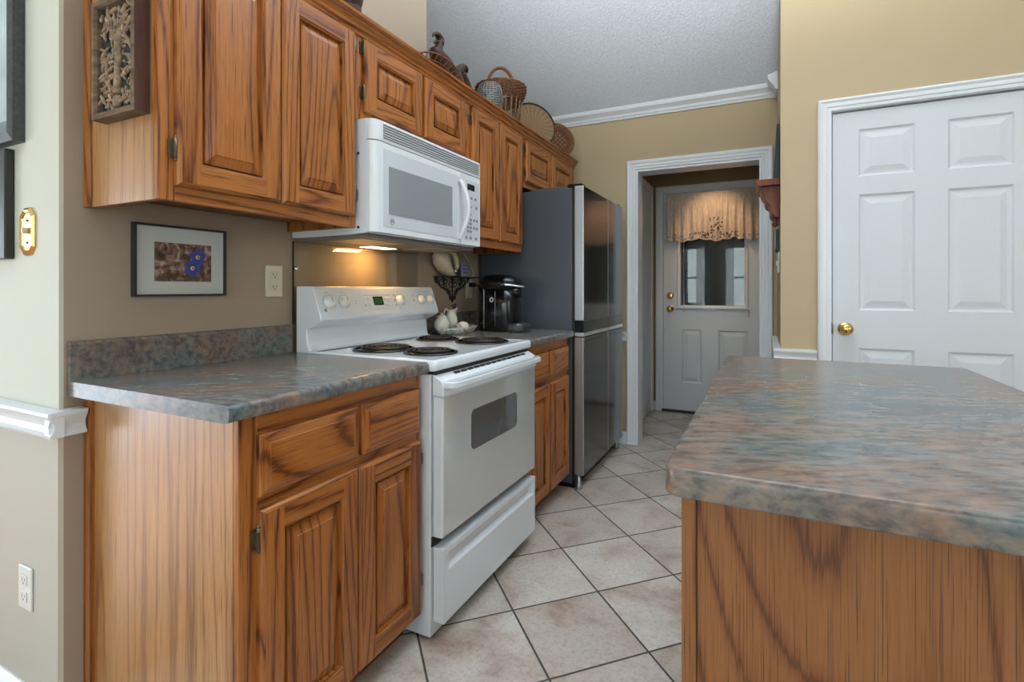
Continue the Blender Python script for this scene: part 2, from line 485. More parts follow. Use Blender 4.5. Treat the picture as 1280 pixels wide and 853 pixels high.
def flowerphoto():
    m, nt, b = newmat('flower_photo_ground')
    t = N(nt, 'ShaderNodeTexCoord').outputs['Object']
    n = noise(nt, t, 42, 4, .55, .5)
    r = ramp(nt, [(.34, (.03, .015, .012)), (.46, (.12, .06, .045)), (.55, (.30, .17, .13)), (.66, (.52, .42, .40))], n)
    n2 = noise(nt, t, 22, 2, .5)
    g = ramp(nt, [(.42, (.05, .06, .02)), (.5, (.10, .09, .035))], n2)
    sp = N(nt, 'ShaderNodeSeparateXYZ'); nt.links.new(t, sp.inputs[0])
    f = ramp(nt, [(.0, (1, 1, 1)), (.055, (.7, .7, .7)), (.075, (0, 0, 0))], sp.outputs[2])
    c = mixc(nt, r.outputs[0], g.outputs[0], math_(nt, 'MULTIPLY', f.outputs[0], .55))
    b.inputs['Specular IOR Level'].default_value = .1
    nt.links.new(c, b.inputs['Base Color']); b.inputs['Roughness'].default_value = .6
    return m
M['photo'] = flowerphoto()
def lace():
    m = bpy.data.materials.new('eyelet_lace'); m.use_nodes = True; nt = m.node_tree
    b = nt.nodes['Principled BSDF']; out = nt.nodes['Material Output']
    b.inputs['Roughness'].default_value = .85
    g = N(nt, 'ShaderNodeAttribute', attribute_name='gco').outputs['Vector']   # x across, z down from top, both metres
    n = noise(nt, mapping(nt, g, (60, 1, 20)), 1, 2)
    c = ramp(nt, [(.3, (.55, .44, .36)), (.7, (.72, .60, .50))], n)
    nt.links.new(c.outputs[0], b.inputs['Base Color'])
    vo = N(nt, 'ShaderNodeTexVoronoi', feature='F1'); nt.links.new(mapping(nt, g, (58, 0.001, 58)), vo.inputs['Vector']); vo.inputs['Scale'].default_value = 1
    hole = math_(nt, 'LESS_THAN', vo.outputs['Distance'], .40)
    sp = N(nt, 'ShaderNodeSeparateXYZ'); nt.links.new(g, sp.inputs[0])
    # bottom band with scalloped upper edge, taller under the central motif
    wv = math_(nt, 'ABSOLUTE', math_(nt, 'SINE', math_(nt, 'MULTIPLY', sp.outputs[0], 11.0)))
    band = math_(nt, 'ADD', .050, math_(nt, 'MULTIPLY', wv, .022))
    dx = math_(nt, 'ABSOLUTE', sp.outputs[0])
    cen = math_(nt, 'MULTIPLY', math_(nt, 'LESS_THAN', dx, .055), .20)
    lim = math_(nt, 'MAXIMUM', band, cen)
    inb = math_(nt, 'LESS_THAN', sp.outputs[2], lim)
    above = math_(nt, 'GREATER_THAN', sp.outputs[2], .018)
    a = math_(nt, 'SUBTRACT', 1.0, math_(nt, 'MULTIPLY', math_(nt, 'MULTIPLY', hole, inb), above))
    nt.links.new(a, b.inputs['Alpha'])
    tl = N(nt, 'ShaderNodeBsdfTranslucent'); tl.inputs[0].default_value = (.7, .55, .42, 1)
    return m
M['lace'] = lace()
M['sheer'] = simple('sheer_curtain', (.75, .78, .76), .8, nscale=6, namt=.05)
M['sheer'].node_tree.nodes['Principled BSDF'].inputs['Alpha'].default_value = .55

# ------------------------------------------------------------------ room shell
SL = .56
def cz(y):
    return 2.475 + SL*(3.81-y) if y > 0 else 2.475 + SL*3.81
XL, XR, YB = -3.2, 4.2, -3.2     # dining side extents
CY = .668                        # face of cream wall
def solid(name, boxes, mat, bev=0):
    m = MB()
    for b in boxes: m.box(*b)
    return struct(m.build(name, mat, bevel=bev))
M['hardwood'] = oak('dining_hardwood', (.34, .15, .05), (.28, .11, .035), (.16, .055, .015), rough=.12)
fd = MB()
for k in range(24):
    fd.box(XL, -.05, YB+k*.161, YB+k*.161+.1605, -.12, 0, 0, 'x')
struct(fd.build('floor_dining', M['hardwood']))
fl = MB(); fl.box(-.05, XR, YB, 3.82, -.12, 0); fl.box(-.15, -.05, CY, 3.82, -.12, 0); fl.box(.56, 2.0, 3.82, 5.0, -.12, 0)
struct(fl.build('floor', M['tile']))
# ceiling: slope over the kitchen, flat over the dining side
c = MB()
zt = cz(0)
c.prism([(3.95, cz(3.95)), (0, zt), (YB-.1, zt), (YB-.1, zt+.12), (0, zt+.12), (3.95, cz(3.95)+.12)], 'x', XL-.1, XR+.1)
struct(c.build('ceiling', M['ceil']))
def wall_y(name, x0, x1, y0, y1, mat, holes=(), z0=0, top=None):
    """wall whose face is a plane y=const; holes = (xa, xb, za, zb)"""
    m = MB(); zt = top if top else min(cz(y0), cz(y1))
    hs = sorted(holes); x = x0
    for (xa, xb, za, zb) in hs:
        m.box(x, xa, y0, y1, z0, zt)
        if za > z0: m.box(xa, xb, y0, y1, z0, za)
        m.box(xa, xb, y0, y1, zb, zt); x = xb
    m.box(x, x1, y0, y1, z0, zt)
    return struct(m.build(name, mat))
def wall_x(name, x0, x1, y0, y1, mat, holes=(), z0=0):
    m = MB(); hs = sorted(holes); y = y0
    def seg(a, b, za, full=True, zb=None):
        if b-a < 1e-6: return
        if zb is not None: m.box(x0, x1, a, b, za, zb); return
        pr = [(a, za), (b, za), (b, cz(b))]
        if a < 0 < b: pr.append((0, cz(0)))
        pr.append((a, cz(a))); m.prism(pr, 'x', x0, x1)
    for (ya, yb, za, zb) in hs:
        seg(y, ya, z0)
        if za > z0: seg(ya, yb, z0, zb=za)
        seg(ya, yb, zb); y = yb
    seg(y, y1, z0)
    return struct(m.build(name, mat))
WE = 2.264                               # where the tall kitchen wall stops
wall_x('wall_kitchen', -.12, 0, CY+.01, WE, M['gold_cool_lit'])
m = MB(); m.box(-.12, 0, WE, 3.81, 0, 2.08); struct(m.build('wall_kitchen_low', M['gold_cool_lit']))
m = MB(); m.box(-1.7, -.12, WE-.1, 3.81, 1.98, 2.08); struct(m.build('wall_ledge', M['gold_cool_lit']))
wall_y('wall_ledge_return', -1.7, -.12, WE-.1, WE, M['gold_cool_lit'], z0=2.08)
wall_x('wall_ledge_side', -1.82, -1.7, WE-.1, 3.95, M['gold_cool_lit'], z0=1.98)
m = MB(); m.box(XL, -.12, CY, CY+.12, 0, cz(CY+.12)); m.box(-.12, 0, CY, CY+.01, 0, cz(CY+.01)); struct(m.build('wall_dining', M['cream']))
m = MB(); m.box(XL+.002, 0.0, CY-.0015, CY, .0, .78); struct(m.build('wall_dining_lower', M['greige']))
OX0, OX1, OZ = .769, 1.612, 2.035         # cased opening in the far wall
wall_y('wall_far', -1.7, 1.86, 3.81, 3.95, M['gold'], [(OX0, OX1, 0, OZ)], top=2.474)
wall_x('wall_corridor', 1.70, 1.82, 3.12, 3.81, M['gold'])
DX0, DX1, DZ = 1.924, 2.744, 2.04
wall_y('wall_right', 1.70, XR, 3.01, 3.12, M['gold'], [(DX0, DX1, 0, DZ)])
wall_y('wall_closet', 1.83, 2.9, 3.7, 3.75, M['dark_void'])
wall_y('wall_back', XL-.1, XR+.1, YB-.12, YB, M['cream'], [(-.33, .37, .67, 2.17), (.75, 1.45, .67, 2.17), (2.1, 3.8, .7, 2.3)])
wall_x('wall_left', XL-.12, XL, YB, CY+.12, M['cream'], [(-2.2, -.4, 0, 2.08)])
wall_x('wall_right_side', XR, XR+.12, YB, 3.12, M['gold'], [(-.85, 1.25, .95, 2.55)])
# windows behind the camera: frames with bars
def window_y(n, x0, x1, z0, z1, y=YB):
    m = MB(); t = .05
    m.box(x0, x1, y-.10, y, z0, z0+t); m.box(x0, x1, y-.10, y, z1-t, z1)
    m.box(x0, x0+t, y-.10, y, z0+t, z1-t); m.box(x1-t, x1, y-.10, y, z0+t, z1-t)
    m.box(x0+t, x1-t, y-.06, y-.03, (z0+z1)/2-.02, (z0+z1)/2+.02)
    o = struct(m.build('window_%d' % n, M['trim']))
    m = MB(); m.box(x0-.09, x0, y, y+.02, z0-.09, z1+.09); m.box(x1, x1+.09, y, y+.02, z0-.09, z1+.09)
    m.box(x0, x1, y, y+.02, z1, z1+.09); m.box(x0, x1, y, y+.02, z0-.09, z0)
    m.build('window_casing', M['trim'], o)
    m = MB(); m.box(x0+t, x1-t, y-.048, y-.044, z0+t, z1-t); m.build('window_pane', M['pane'], o)
window_y(1, -.33, .37, .67, 2.17); window_y(2, .75, 1.45, .67, 2.17); window_y(3, 2.1, 3.8, .7, 2.3)
def window_x(n, x, sgn, y0, y1, z0, z1, nm='window'):
    m = MB(); t = .06
    a, b = sorted((x, x+sgn*.10))
    m.box(a, b, y0, y1, z0, z0+t); m.box(a, b, y0, y1, z1-t, z1)
    m.box(a, b, y0, y0+t, z0+t, z1-t); m.box(a, b, y1-t, y1, z0+t, z1-t)
    m.box(a+.03, b-.03, (y0+y1)/2-.03, (y0+y1)/2+.03, z0+t, z1-t)
    o = struct(m.build('%s_%d' % (nm, n), M['trim']))
window_x(3, XL, -1, -2.2, -.4, 0, 2.08, 'door'); window_x(4, XR, 1, -.85, 1.25, .95, 2.55)
# curtains on the two narrow back windows
for i, (x0, x1, side) in enumerate(((-.36, -.10, 'left'), (.14, .40, 'right'), (.72, .98, 'left'), (1.22, 1.48, 'right'))):
    m = MB(); rows = []
    for k in range(25):
        x = x0+(x1-x0)*k/24; yy = YB+.06+.018*math.sin(k*1.6)
        rows.append([(x, yy, .5), (x, yy, 1.4), (x, yy, 2.25)])
    m.grid(rows)
    o = m.build('curtain', M['sheer'])
    tag(o, 'sheer white curtain panel on the %s side of the %s back dining window' % (side, 'west' if i < 2 else 'east'), 'curtain')

# ------------------------------------------------------------------ mouldings
CR = [(0, 0), (.028, 0), (.030, .006), (.024, .012), (.020, .026), (.022, .036), (.030, .048), (.034, .055), (.034, .064), (.0, .066)]
def rail_prof(base, z0):     # protrusion outwards from wall coordinate base (sign s)
    return lambda s: [(base+s*p, z0+h) for p, h in CR]
def rail_y(name, ywall, s, x0, x1, z0=.778):
    m = MB(); m.prism([(ywall+s*p, z0+h) for p, h in CR], 'x', x0, x1); return struct(m.build(name, M['trim']))
def rail_x(name, xwall, s, y0, y1, z0=.778):
    m = MB(); m.prism([(xwall+s*p, z0+h) for p, h in CR], 'y', y0, y1); return struct(m.build(name, M['trim']))
rail_y('trim_1', CY-.0015, -1, XL, .033)
rail_x('trim_2', 0.0015, 1, CY-.030, .716)
rail_y('trim_3', 3.01, -1, 1.668, 1.862)
rail_x('trim_4', 1.70, -1, 3.00, 3.80)
rail_y('trim_5', 3.81, -1, .02, .703, .765)
def base_y(name, ywall, s, x0, x1, h=.085):
    m = MB(); m.prism([(ywall, 0), (ywall+s*.016, 0), (ywall+s*.016, h-.02), (ywall+s*.010, h-.008), (ywall+s*.004, h), (ywall, h)], 'x', x0, x1)
    return struct(m.build(name, M['trim']))
def base_x(name, xw, s, y0, y1, h=.085):
    m = MB(); m.prism([(xw, 0), (xw+s*.016, 0), (xw+s*.016, h-.02), (xw+s*.010, h-.008), (xw+s*.004, h), (xw, h)], 'y', y0, y1)
    return struct(m.build(name, M['trim']))
base_y('baseboard_dining', CY-.0015, -1, XL, .016)
base_y('baseboard_far', 3.81, -1, .71-.09, .704)
base_y('baseboard_right', 3.01, -1, 1.69, 1.862)
base_x('baseboard_corridor', 1.70, -1, 3.0, 3.79)
# crown on the far wall, turning onto the corridor wall and cut by the slope
CP = [(0, 0), (.012, 0), (.016, .010), (.022, .014), (.026, .026), (.045, .040), (.052, .044), (.056, .056), (.056, .066), (0, .066)]
m = MB(); m.prism([(3.81-p, 2.418+h*1.3) for p, h in CP], 'x', -1.7, 1.70); struct(m.build('trim_6', M['trim']))
m = MB()
pr = [(0, 0), (.012, 0), (.020, .020), (.036, .040), (.052, .062), (.056, .085), (0, .10)]
m.prism([(1.70-p*1.05, 2.415+h*1.15) for p, h in pr], 'y', 3.64, 3.81); struct(m.build('trim_7', M['trim']))

# casing: stepped profile run round an opening in a wall facing -y
def casing(name, x0, x1, z1, y, wd=.066, mat=None, depth=.018, z0=0, sides=(1, 1)):
    m = MB()
    pf = [(0, .006), (.004, .012), (.018, .012), (.022, .016), (.040, .016), (.046, .020), (wd-.008, .022), (wd, .016), (wd, 0), (0, 0)]
    sc = depth/.018
    pts = []
    path = [((x0, z0), (-1, 0)), ((x0, z1), (-1, 1)), ((x1, z1), (1, 1)), ((x1, z0), (1, 0))]
    rows = []
    for (px, pz), (dx, dz) in path:
        rows.append([(px+dx*a, y-b*sc, pz+dz*a) for a, b in pf])
    m.grid(rows, 0, True, False, True)
    return struct(m.build(name, mat or M['trim']))
casing('trim_8', OX0+.006, OX1-.006, OZ-.004, 3.81, .068, depth=.02)
m = MB()  # jamb lining of the cased opening
m.box(OX0, OX0+.018, 3.805, 3.97, 0, OZ-.018); m.box(OX1-.018, OX1, 3.805, 3.97, 0, OZ-.018); m.box(OX0, OX1, 3.805, 3.97, OZ-.018, OZ)
struct(m.build('trim_9', M['trim']))
casing('trim_10', DX0+.002, DX1-.002, DZ-.002, 3.01, .060, depth=.018)
m = MB()
m.box(DX0, DX0+.004, 3.012, 3.12, 0, DZ); m.box(DX1-.004, DX1, 3.012, 3.12, 0, DZ); m.box(DX0+.004, DX1-.004, 3.012, 3.12, DZ-.004, DZ)
m.box(DX0+.004, DX0+.03, 3.055, 3.12, 0, DZ-.004); m.box(DX1-.03, DX1-.004, 3.055, 3.12, 0, DZ-.004); m.box(DX0+.03, DX1-.03, 3.055, 3.12, DZ-.03, DZ-.004)
struct(m.build('trim_11', M['trim']))

# ------------------------------------------------------------------ panelled slab
def slab(m, P, W, H, T, panels, rings, mat=0):
    """front face at d=0, back at d=-T; P maps (u,v,d)"""
    us = sorted({0, W, *[p[0] for p in panels], *[p[2] for p in panels]})
    vs = sorted({0, H, *[p[1] for p in panels], *[p[3] for p in panels]})
    for i in range(len(us)-1):
        for j in range(len(vs)-1):
            cu, cv = (us[i]+us[i+1])/2, (vs[j]+vs[j+1])/2
            if any(p[0] < cu < p[2] and p[1] < cv < p[3] for p in panels): continue
            m.face([P(us[i], vs[j], 0), P(us[i+1], vs[j], 0), P(us[i+1], vs[j+1], 0), P(us[i], vs[j+1], 0)], mat)
    for (a, b, c_, d_) in panels: ringpanel(m, P, a, b, c_, d_, rings, mat)
    for (p, q) in (((0, 0), (W, 0)), ((W, 0), (W, H)), ((W, H), (0, H)), ((0, H), (0, 0))):
        m.face([P(*p, 0), P(*p, -T), P(*q, -T), P(*q, 0)], mat)
    m.face([P(0, 0, -T), P(0, H, -T), P(W, H, -T), P(W, 0, -T)], mat)
def ringpanel(m, P, a, b, c_, d_, rings, mat=0, gh='z', gv='z', cap=True, capg='z'):
    pr = [(0, 0)]+list(rings)
    for k in range(len(pr)-1):
        i0, e0 = pr[k]; i1, e1 = pr[k+1]
        A = [(a+i0, b+i0), (c_-i0, b+i0), (c_-i0, d_-i0), (a+i0, d_-i0)]
        B = [(a+i1, b+i1), (c_-i1, b+i1), (c_-i1, d_-i1), (a+i1, d_-i1)]
        for s_ in range(4):
            t = (s_+1) % 4
            m.face([P(*A[s_], e0), P(*A[t], e0), P(*B[t], e1), P(*B[s_], e1)], mat, gh if s_ in (0, 2) else gv)
    i1, e1 = pr[-1]
    if cap: m.face([P(a+i1, b+i1, e1), P(c_-i1, b+i1, e1), P(c_-i1, d_-i1, e1), P(a+i1, d_-i1, e1)], mat, capg)
WR = [(.006, -.006), (.012, -.008), (.022, -.007), (.046, -.001)]

# closet door
dw, dh = DX1-DX0-.014, DZ-.012-.008
def Pc(u, v, d): return (DX0+.007+u, 3.018-d, .008+v)
ox = DX0+.007
pn = []
for (xa, xb) in ((2.041, 2.263), (2.386, 2.616)):
    for (za, zb) in ((1.707, 1.938), (1.048, 1.617), (.13, .862)):
        pn.append((xa-ox, za-.008, xb-ox, zb-.008))
m = MB(); slab(m, Pc, dw, dh, .035, pn, WR)
door2 = struct(m.build('door_1', M['door_white']))
def knob(parent, c, s=1, mats=None):   # facing -y
    m = MB(); 
    m.lathe([(.0, 0), (.031*s, 0), (.033*s, -.003), (.030*s, -.008), (.016*s, -.011), (.012*s, -.016), (.012*s, -.030), (.020*s, -.036), (.027*s, -.046), (.028*s, -.056), (.022*s, -.064), (.010*s, -.068), (0.001, -.069)], c, 'y', 28)
    return m.build('door_knob', mats or M['brass'], parent)
knob(door2, (1.985, 3.018, .955))
m = MB(); m.box(DX0-.001, DX0+.007, 3.004, 3.010, .925, .985); m.tube([(DX0+.004, 3.004, .93), (DX0+.004, 3.004, .98)], .004)
lab(m.build('strike_plate', M['abrass'], door2), 'small aged brass plate at the door edge')

# ------------------------------------------------------------------ vestibule
VX0, VX1, VY1, VZ = .66, 1.90, 5.0, 2.44
EX0, EX1 = .763, 1.677
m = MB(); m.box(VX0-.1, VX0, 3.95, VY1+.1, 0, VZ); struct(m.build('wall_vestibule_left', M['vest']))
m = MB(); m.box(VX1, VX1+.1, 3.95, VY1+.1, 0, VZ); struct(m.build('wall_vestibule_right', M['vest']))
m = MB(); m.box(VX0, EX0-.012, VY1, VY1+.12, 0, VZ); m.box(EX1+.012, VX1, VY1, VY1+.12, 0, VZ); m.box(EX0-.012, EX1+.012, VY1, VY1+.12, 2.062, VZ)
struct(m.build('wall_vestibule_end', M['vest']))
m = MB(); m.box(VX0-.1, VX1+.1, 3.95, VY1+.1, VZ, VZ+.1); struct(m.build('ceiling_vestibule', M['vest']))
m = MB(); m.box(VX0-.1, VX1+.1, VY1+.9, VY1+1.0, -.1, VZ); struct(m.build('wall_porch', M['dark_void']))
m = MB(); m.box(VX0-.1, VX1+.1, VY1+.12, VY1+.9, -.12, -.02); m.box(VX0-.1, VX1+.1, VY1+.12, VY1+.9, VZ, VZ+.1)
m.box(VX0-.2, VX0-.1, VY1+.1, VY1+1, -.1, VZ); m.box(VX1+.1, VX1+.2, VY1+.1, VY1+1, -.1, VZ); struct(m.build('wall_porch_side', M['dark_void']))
casing('trim_12', EX0-.008, EX1+.008, 2.058, VY1, .060, depth=.018)
m = MB(); m.box(EX0-.012, EX0, 4.99, 5.1, 0, 2.062); m.box(EX1, EX1+.012, 4.99, 5.1, 0, 2.062); m.box(EX0, EX1, 4.99, 5.1, 2.052, 2.062); struct(m.build('trim_13', M['trim']))
m = MB(); m.prism([(4.96, 0), (5.12, 0), (5.12, .016), (4.99, .020), (4.965, .008)], 'x', EX0-.01, EX1+.01); struct(m.build('trim_14', M['blackmatte']))
# side door in the vestibule's left wall (white, with casing)
m = MB(); m.box(VX0+.001, VX0+.012, 4.02, 4.90, .01, 2.05); sdoor = struct(m.build('door_4', M['door_white'], bevel=.002))
m = MB()
for (a, b) in ((3.965, 4.02), (4.90, 4.965)): m.box(VX0+.001, VX0+.020, a, b, 0, 2.115)
m.box(VX0+.001, VX0+.020, 4.02, 4.90, 2.055, 2.115); struct(m.build('trim_15', M['trim'], bevel=.004))
base_y('baseboard_vestibule', 5.0, -1, .66, .695)
# exterior door with a half light
GX0, GX1, GZ0, GZ1 = .925, 1.465, 1.0, 1.86
eW, eH = EX1-EX0-.006, 2.03
def Pe(u, v, d): return (EX0+.003+u, 4.998-d, .020+v)
e0 = EX0+.003
m = MB()
pn = [(.937-e0, .26, 1.106-e0, .755), (1.25-e0, .26, 1.50-e0, .755)]
us_panels = pn+[(GX0-e0, GZ0-.02, GX1-e0, GZ1-.02)]
# slab with hole for glass: treat hole as panel with no cap
us = sorted({0, eW, *[p[0] for p in us_panels], *[p[2] for p in us_panels]}); vs = sorted({0, eH, *[p[1] for p in us_panels], *[p[3] for p in us_panels]})
for i in range(len(us)-1):
    for j in range(len(vs)-1):
        cu, cv = (us[i]+us[i+1])/2, (vs[j]+vs[j+1])/2
        if any(p[0] < cu < p[2] and p[1] < cv < p[3] for p in us_panels): continue
        m.face([Pe(us[i], vs[j], 0), Pe(us[i+1], vs[j], 0), Pe(us[i+1], vs[j+1], 0), Pe(us[i], vs[j+1], 0)])
for p in pn: ringpanel(m, Pe, *p, WR)
ringpanel(m, Pe, *us_panels[-1], [(0, -.044)], cap=False)
m.face([Pe(0, 0, 0), Pe(0, 0, -.044), Pe(0, eH, -.044), Pe(0, eH, 0)]); m.face([Pe(eW, 0, 0), Pe(eW, 0, -.044), Pe(eW, eH, -.044), Pe(eW, eH, 0)])
door_e = struct(m.build('door_2', M['door_white']))
m = MB(); rows = []
pf = [(0, 0), (.006, .010), (.020, .014), (.032, .010), (.036, 0)]
for (px, pz), (dx, dz) in (((GX0, GZ0), (-1, -1)), ((GX1, GZ0), (1, -1)), ((GX1, GZ1), (1, 1)), ((GX0, GZ1), (-1, 1)), ((GX0, GZ0), (-1, -1))):
    rows.append([(px+dx*a, 4.998-b, pz+dz*a) for a, b in pf])
m.grid(rows, 0, False, False); m.build('window_frame', M['trim'], door_e)
m = MB(); m.box(GX0, GX1, 5.008, 5.013, GZ0, GZ1); m.build('window_pane', M['pane'], door_e)
knob(door_e, (.829, 4.998, .965), .95)
m = MB(); m.lathe([(0, 0), (.031, 0), (.032, -.006), (.027, -.012), (.014, -.014), (0.001, -.015)], (.829, 4.998, 1.087), 'y', 24); m.box(.825, .833, 4.968, 4.984, 1.072, 1.102)
m.build('deadbolt', M['brass'], door_e)
m = MB()
m.tube([(.955, 4.975, 1.80), (.955, 4.975, .955), (.951, 4.975, .945), (.955, 4.975, .935), (.959, 4.975, .945), (.955, 4.975, .955)], .0022, 6)
m.tube([(.86, 4.978, .962), (1.50, 4.978, .966)], .003, 6); m.ball((1.50, 4.978, .95), .008, 8); m.tube([(1.50, 4.978, .966), (1.50, 4.978, .90)], .003, 6)
m.build('blind_cord', M['chrome'], door_e)
# valance on a rod
va = thing('window_valance', (1.235, 4.94, 1.62), 'cream cutwork valance gathered on a rod over the half light of the back door', 'valance')
m = MB(); nx = 170; zs = [0, .012, .03, .06, .10, .16, .22, .28, .335, .345, .36, .385, .41]
rows = []; gs = []
for i in range(nx+1):
    x = .800+.875*i/nx; t = i/nx
    ph = 2*PI*t*11+1.3*math.sin(t*9)
    row = []
    sc = .016*abs(math.sin(t*PI*9))+.020*(math.sin(t*PI*3)**2)
    for z in zs:
        amp = .020*(1-z/.5)+.003
        if z > .33: y = 4.935+.006*math.sin(t*2*PI*46)
        else: y = 4.938-amp*math.sin(ph)-(.006*math.sin(t*2*PI*27) if z > .2 else 0)
        zz = 1.615+z-(sc*(1-z/.30) if z < .30 else 0)
        if z == .41: zz += .006*math.sin(t*2*PI*39)
        row.append((x, y, zz)); gs.append((x-1.235, 0, z+.002))
    rows.append(row)
m.grid(rows); m.g = gs
m.build('cloth', M['lace'], va)
m = MB(); m.tube([(.79, 4.948, 1.965), (1.668, 4.948, 1.965)], .006); m.build('rod', M['trim'], va)
# vestibule ceiling lamp (warm)
vl = thing('ceiling_lamp', (1.22, 4.45, 2.44), 'round flush ceiling lamp in the back vestibule', 'lamp')
m = MB(); m.lathe([(.10, 0), (.105, -.012), (.10, -.02), (0.001, -.02)], (1.22, 4.45, 2.44), 'z', 32); m.build('base', M['brass'], vl)
m = MB(); m.lathe([(.09, -.02), (.085, -.045), (.05, -.06), (0.001, -.065)], (1.22, 4.45, 2.44), 'z', 32); m.build('shade', M['lamp'], vl)
L = bpy.data.lights.new('ceiling_lamp_light', 'SPOT'); L.energy = 26; L.color = (1.0, .66, .38); L.spot_size = math.radians(56); L.spot_blend = .8; L.shadow_soft_size = .05
lo = bpy.data.objects.new('ceiling_lamp_light', L); COL.objects.link(lo); lo.location = (1.22, 4.42, 2.36)
lo.rotation_euler = Vector((0, .60, -.86)).to_track_quat('-Z', 'Y').to_euler()

# ------------------------------------------------------------------ oak doors and drawers (facing +x)
def oak_door(root, y0, y1, z0, z1, xf=.345, T=.020, hinge=None, st=.056):
    m = MB(); m.flat = True; W = y1-y0; H = z1-z0
    P = lambda u, v, d: (xf+d, y0+u, z0+v)
    e = .009
    # outer edge chamfer
    for s_, (p, q, n_) in enumerate((((0, 0), (W, 0), (0, 1)), ((W, 0), (W, H), (-1, 0)), ((W, H), (0, H), (0, -1)), ((0, H), (0, 0), (1, 0)))):
        g = 'y' if s_ in (0, 2) else 'z'
        m.face([P(*p, -T), P(*q, -T), P(*q, -.008), P(*p, -.008)], 0, g)
    for s_ in range(4):
        A = [(0, 0), (W, 0), (W, H), (0, H)]; B = [(e, e), (W-e, e), (W-e, H-e), (e, H-e)]; t = (s_+1) % 4
        g = 'y' if s_ in (0, 2) else 'z'
        mid = [(a[0]*.35+b[0]*.65 if False else (a[0]+b[0])/2, (a[1]+b[1])/2) for a, b in zip(A, B)]
        m.face([P(*A[s_], -.008), P(*A[t], -.008), P(*mid[t], -.0025), P(*mid[s_], -.0025)], 0, g)
        m.face([P(*mid[s_], -.0025), P(*mid[t], -.0025), P(*B[t], 0), P(*B[s_], 0)], 0, g)
    # stiles, rails
    m.board(); m.face([P(e, e, 0), P(st, e, 0), P(st, H-e, 0), P(e, H-e, 0)], 0, 'z')
    m.board(); m.face([P(W-st, e, 0), P(W-e, e, 0), P(W-e, H-e, 0), P(W-st, H-e, 0)], 0, 'z')
    m.board(); m.face([P(st, e, 0), P(W-st, e, 0), P(W-st, st, 0), P(st, st, 0)], 0, 'y')
    m.board(); m.face([P(st, H-st, 0), P(W-st, H-st, 0), P(W-st, H-e, 0), P(st, H-e, 0)], 0, 'y')
    ringpanel(m, P, st, st, W-st, H-st, [(.004, -.0035), (.007, -.0045), (.010, -.0115)], 0, 'y', 'z', cap=False)
    m.face([P(0, 0, -T), P(0, H, -T), P(W, H, -T), P(W, 0, -T)])
    d = m.build('door', M['oak'], root)
    m = MB(); m.flat = True; i = st+.010
    def Q(u, v, d): return P(u, v, d)
    ringpanel(m, Q, i, i, W-i, H-i, [(.0005, -.0115), (.028, -.003), (.0295, -.0005)], 0, 'z', 'z', cap=True)
    # shift the starting ring to the groove depth
    m.v = [(min(v[0], xf-.0005) if abs(v[0]-xf) < 1e-9 else v[0], v[1], v[2]) for v in m.v]
    b = m.build('raised_panel', M['oak'], d)
    if hinge:
        side, zsn = hinge
        for zc in zsn:
            h = MB(); yy = y0-.0065 if side == 'L' else y1+.0065
            h.box(xf-T, xf-T+.003, yy-.009, yy+.005, zc-.022, zc+.022)
            h.tube([(xf-.010, yy+(.004 if side == 'L' else -.004), zc-.026), (xf-.010, yy+(.004 if side == 'L' else -.004), zc+.026)], .0042, 8)
            h.ball((xf-.010, yy+(.004 if side == 'L' else -.004), zc+.028), .004, 8); h.ball((xf-.010, yy+(.004 if side == 'L' else -.004), zc-.028), .004, 8)
            h.box(xf-T, xf-.006, yy-.001, yy+.001+.004, zc-.018, zc+.018)
            lab(h.build('hinge', M['abrass'], d), 'aged brass hinge')
    return d
def drawer_front(root, y0, y1, z0, z1, xf=.630, T=.020):
    m = MB(); m.flat = True; W = y1-y0; H = z1-z0
    P = lambda u, v, d: (xf+d, y0+u, z0+v)
    for s_, (p, q) in enumerate((((0, 0), (W, 0)), ((W, 0), (W, H)), ((W, H), (0, H)), ((0, H), (0, 0)))):
        m.face([P(*p, -T), P(*q, -T), P(*q, -.010), P(*p, -.010)], 0, 'y' if s_ in (0, 2) else 'z')
    P2 = lambda u, v, d: P(u, v, d-.010)
    ringpanel(m, P2, 0, 0, W, H, [(.004, .004), (.022, .0085), (.0235, .010)], 0, 'y', 'z', cap=True, capg='y')
    m.face([P(0, 0, -T), P(0, H, -T), P(W, H, -T), P(W, 0, -T)])
    return m.build('drawer_front', M['oak'], root)
def carcass(root, y0, y1, z0, z1, xd, frame, end_left=False, under=.035, scribe=False):
    """xd = face plane; frame = list of (ya,yb,za,zb,grain)"""
    m = MB(); t = .016
    m.box(0.001, xd-.018, y0+t if not end_left else y0+.006, y0+t+.001, z0, z1)
    m.box(0.001, xd-.018, y1-t, y1, z0, z1)
    m.box(0.001, xd-.018, y0+t, y1-t, z1-t, z1); m.box(.001, .008, y0+t, y1-t, z0+under, z1-t)
    o = m.build('body', M['oak'], root)
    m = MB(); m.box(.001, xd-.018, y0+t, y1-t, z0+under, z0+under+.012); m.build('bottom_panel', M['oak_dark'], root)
    m = MB()
    for (ya, yb, za, zb, g) in frame: m.box(xd-.018, xd, ya, yb, za, zb, 0, g)
    m.build('face_frame', M['oak'], root, bevel=.0012, seg=1)
    if end_left:
        m = MB(); m.box(.034, xd-.018, y0, y0+.006, z0, z1); lab(m.build('end_panel', M['oak_end'], root), 'paler straight-grained oak end panel')
        m = MB(); m.box(.001, .034, y0-.006, y0+.006, z0, z1); m.build('scribe_strip', M['oak'], root, bevel=.002)
    return o
UG = 'upper cabinets in one oak run'
